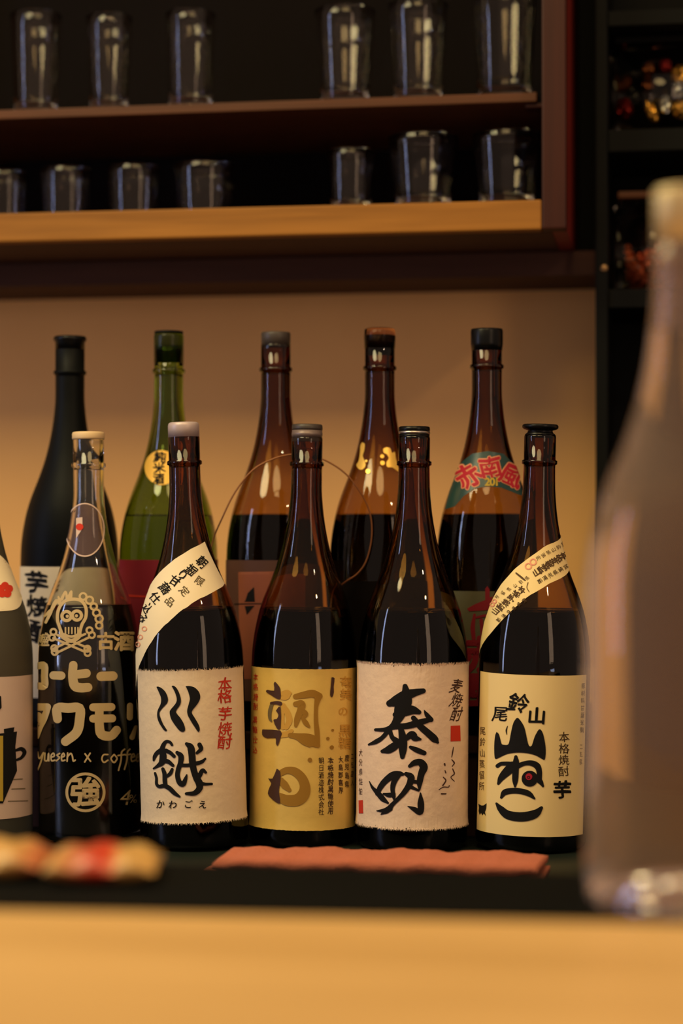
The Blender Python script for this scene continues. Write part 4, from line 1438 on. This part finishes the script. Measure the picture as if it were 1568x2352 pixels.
def towel_layer(bm, z0, z1, x0, x1, dep, seed):
    sec = []
    n = 20
    for k in range(n):
        a = 2 * math.pi * k / n
        cx, cz = math.cos(a), math.sin(a)
        e = 0.45
        sec.append((math.copysign(abs(cx) ** e, cx), math.copysign(abs(cz) ** e, cz)))
    prev = None
    for i in range(nx + 1):
        fx = i / nx
        x = x0 + (x1 - x0) * fx
        ring = []
        for k, (sx_, sz_) in enumerate(sec):
            w = 0.0012 * math.sin(23 * fx + seed + 2 * sx_) + 0.0008 * math.sin(57 * fx + 3 * seed) + rg.uniform(-.0005, .0005)
            end = min(1, 6 * min(fx, 1 - fx) + 0.55)
            yy = dep / 2 + sx_ * dep / 2 + (0.018 * (1 - fx) * (1 if seed else 0.6))
            zz = (z0 + z1) / 2 + sz_ * (z1 - z0) / 2 * end + (w if sz_ > -0.5 or z0 > 0.001 else 0) * 0.8
            ring.append(bm.verts.new(ux * x + uy * yy + Vector((0, 0, max(zz, 0)))))
        if prev:
            for k in range(n):
                bm.faces.new((prev[k], prev[(k + 1) % n], ring[(k + 1) % n], ring[k]))
        else:
            bm.faces.new(ring[::-1])
        prev = ring
    bm.faces.new(prev)


LT = L.length
towel_layer(bm, 0.0, 0.0105, -0.012, LT, 0.088, 0)
towel_layer(bm, 0.0098, 0.0205, 0.0, LT - 0.0015, 0.084, 3)
tw = obj('folded_towel', bm, M['towel'])
tw.location = org
tag(tw, 'folded orange terry towel lying along the front of the bottles', 'towel')

# thin wire loop standing between the two rows
DW = 2.045
path = [(462, 1420), (472, 1330), (488, 1245), (510, 1190), (540, 1130), (580, 1080), (625, 1055), (668, 1044), (710, 1046), (748, 1058), (790, 1085), (820, 1120), (843, 1160), (853, 1200),
        (852, 1245), (840, 1290), (820, 1318), (795, 1335), (774, 1355), (764, 1390), (760, 1450), (760, 1560), (760, 1700)]
def wire_depth(i):
    return DW + (0.018 if i < 3 else 0.0 if i <= 17 else 0.010)
pts3 = [at_depth(x, y_, wire_depth(i)) for i, (x, y_) in enumerate(path)]
pts3[0:0] = [Vector((pts3[0].x + 0.006, pts3[0].y, z_)) for z_ in (CZ + 0.0015, 0.96, 1.03)]
pts3.append(Vector((pts3[-1].x, pts3[-1].y, CZ + 0.0015)))
base = Vector((pts3[0].x, pts3[0].y, CZ))
sm = catmull([tuple(p - base) for p in pts3], 5)
bm = tube(bmesh.new(), [tuple(p) for p in sm], 0.0008, 8)
wr = obj('wire_loop', bm, M['wire'])
wr.location = base
tag(wr, 'thin brown wire bent in a big loop between the two bottle rows', 'wire')


# snack packets on the ledge
def packet(label, px0, px1, D, depth, h, m, rot):
    p0, p1 = at_depth(px0, 1200, D), at_depth(px1, 1200, D)
    c_ = (p0 + p1) / 2
    w = (p1 - p0).length
    bm = bmesh.new()
    n, mm = 36, 20
    top, bot = [], []
    for i in range(n + 1):
        u = -1 + 2 * i / n
        for j in range(mm + 1):
            v = -1 + 2 * j / mm
            puff = (max(0, 1 - abs(u) ** 3.2) * max(0, 1 - abs(v) ** 2.6)) ** 0.6
            wr_ = 0.0012 * math.sin(14 * v + 5 * u) * (1 - puff) + 0.0012 * math.sin(9 * u + 4 * v)
            x, y_ = u * w / 2, v * depth / 2 * (1 - 0.06 * puff)
            top.append(bm.verts.new((x, y_, h * 0.42 + h * 0.58 * puff + wr_ + 0.0012)))
            bot.append(bm.verts.new((x, y_, max(0.0, h * 0.42 - h * 0.42 * min(1, puff * 1.3)))))
    for s_, flip in ((top, False), (bot, True)):
        for i in range(n):
            for j in range(mm):
                q = [s_[i * (mm + 1) + j], s_[(i + 1) * (mm + 1) + j], s_[(i + 1) * (mm + 1) + j + 1], s_[i * (mm + 1) + j + 1]]
                bm.faces.new(q[::-1] if flip else q)
    def border(s_):
        return [s_[i * (mm + 1)] for i in range(n + 1)] + [s_[n * (mm + 1) + j] for j in range(1, mm + 1)] + [s_[i * (mm + 1) + mm] for i in range(n - 1, -1, -1)] + [s_[j] for j in range(mm - 1, 0, -1)]
    a_, b_ = border(top), border(bot)
    for i in range(len(a_)):
        j = (i + 1) % len(a_)
        bm.faces.new((a_[i], b_[i], b_[j], a_[j]))
    o = obj('snack_packet', bm, m)
    o.location = (c_.x, c_.y, KZ + 0.0005)
    o.rotation_euler = (0, 0, rot)
    tag(o, label, 'packet', 'snack packets on the ledge')
    return o


CRE, ORA, RED, SAL = rgb(206, 160, 92), rgb(206, 92, 44), rgb(200, 62, 34), rgb(190, 112, 70)
m1 = banded('orange and cream wrapper', [(0.0, CRE), (0.12, CRE), (0.30, SAL), (0.48, RED), (0.64, RED), (0.76, CRE), (1.0, CRE)])
m2 = banded('salmon and cream wrapper', [(0.0, SAL), (0.2, SAL), (0.45, ORA), (0.6, CRE), (0.8, CRE), (1.0, SAL)])
packet('orange and cream snack packet with a red band lying on the black ledge', 116, 366, 1.262, 0.072, 0.017, m1, 0.17)
packet('salmon and cream snack packet at the frame edge on the black ledge', -150, 112, 1.272, 0.066, 0.019, m2, 0.13)
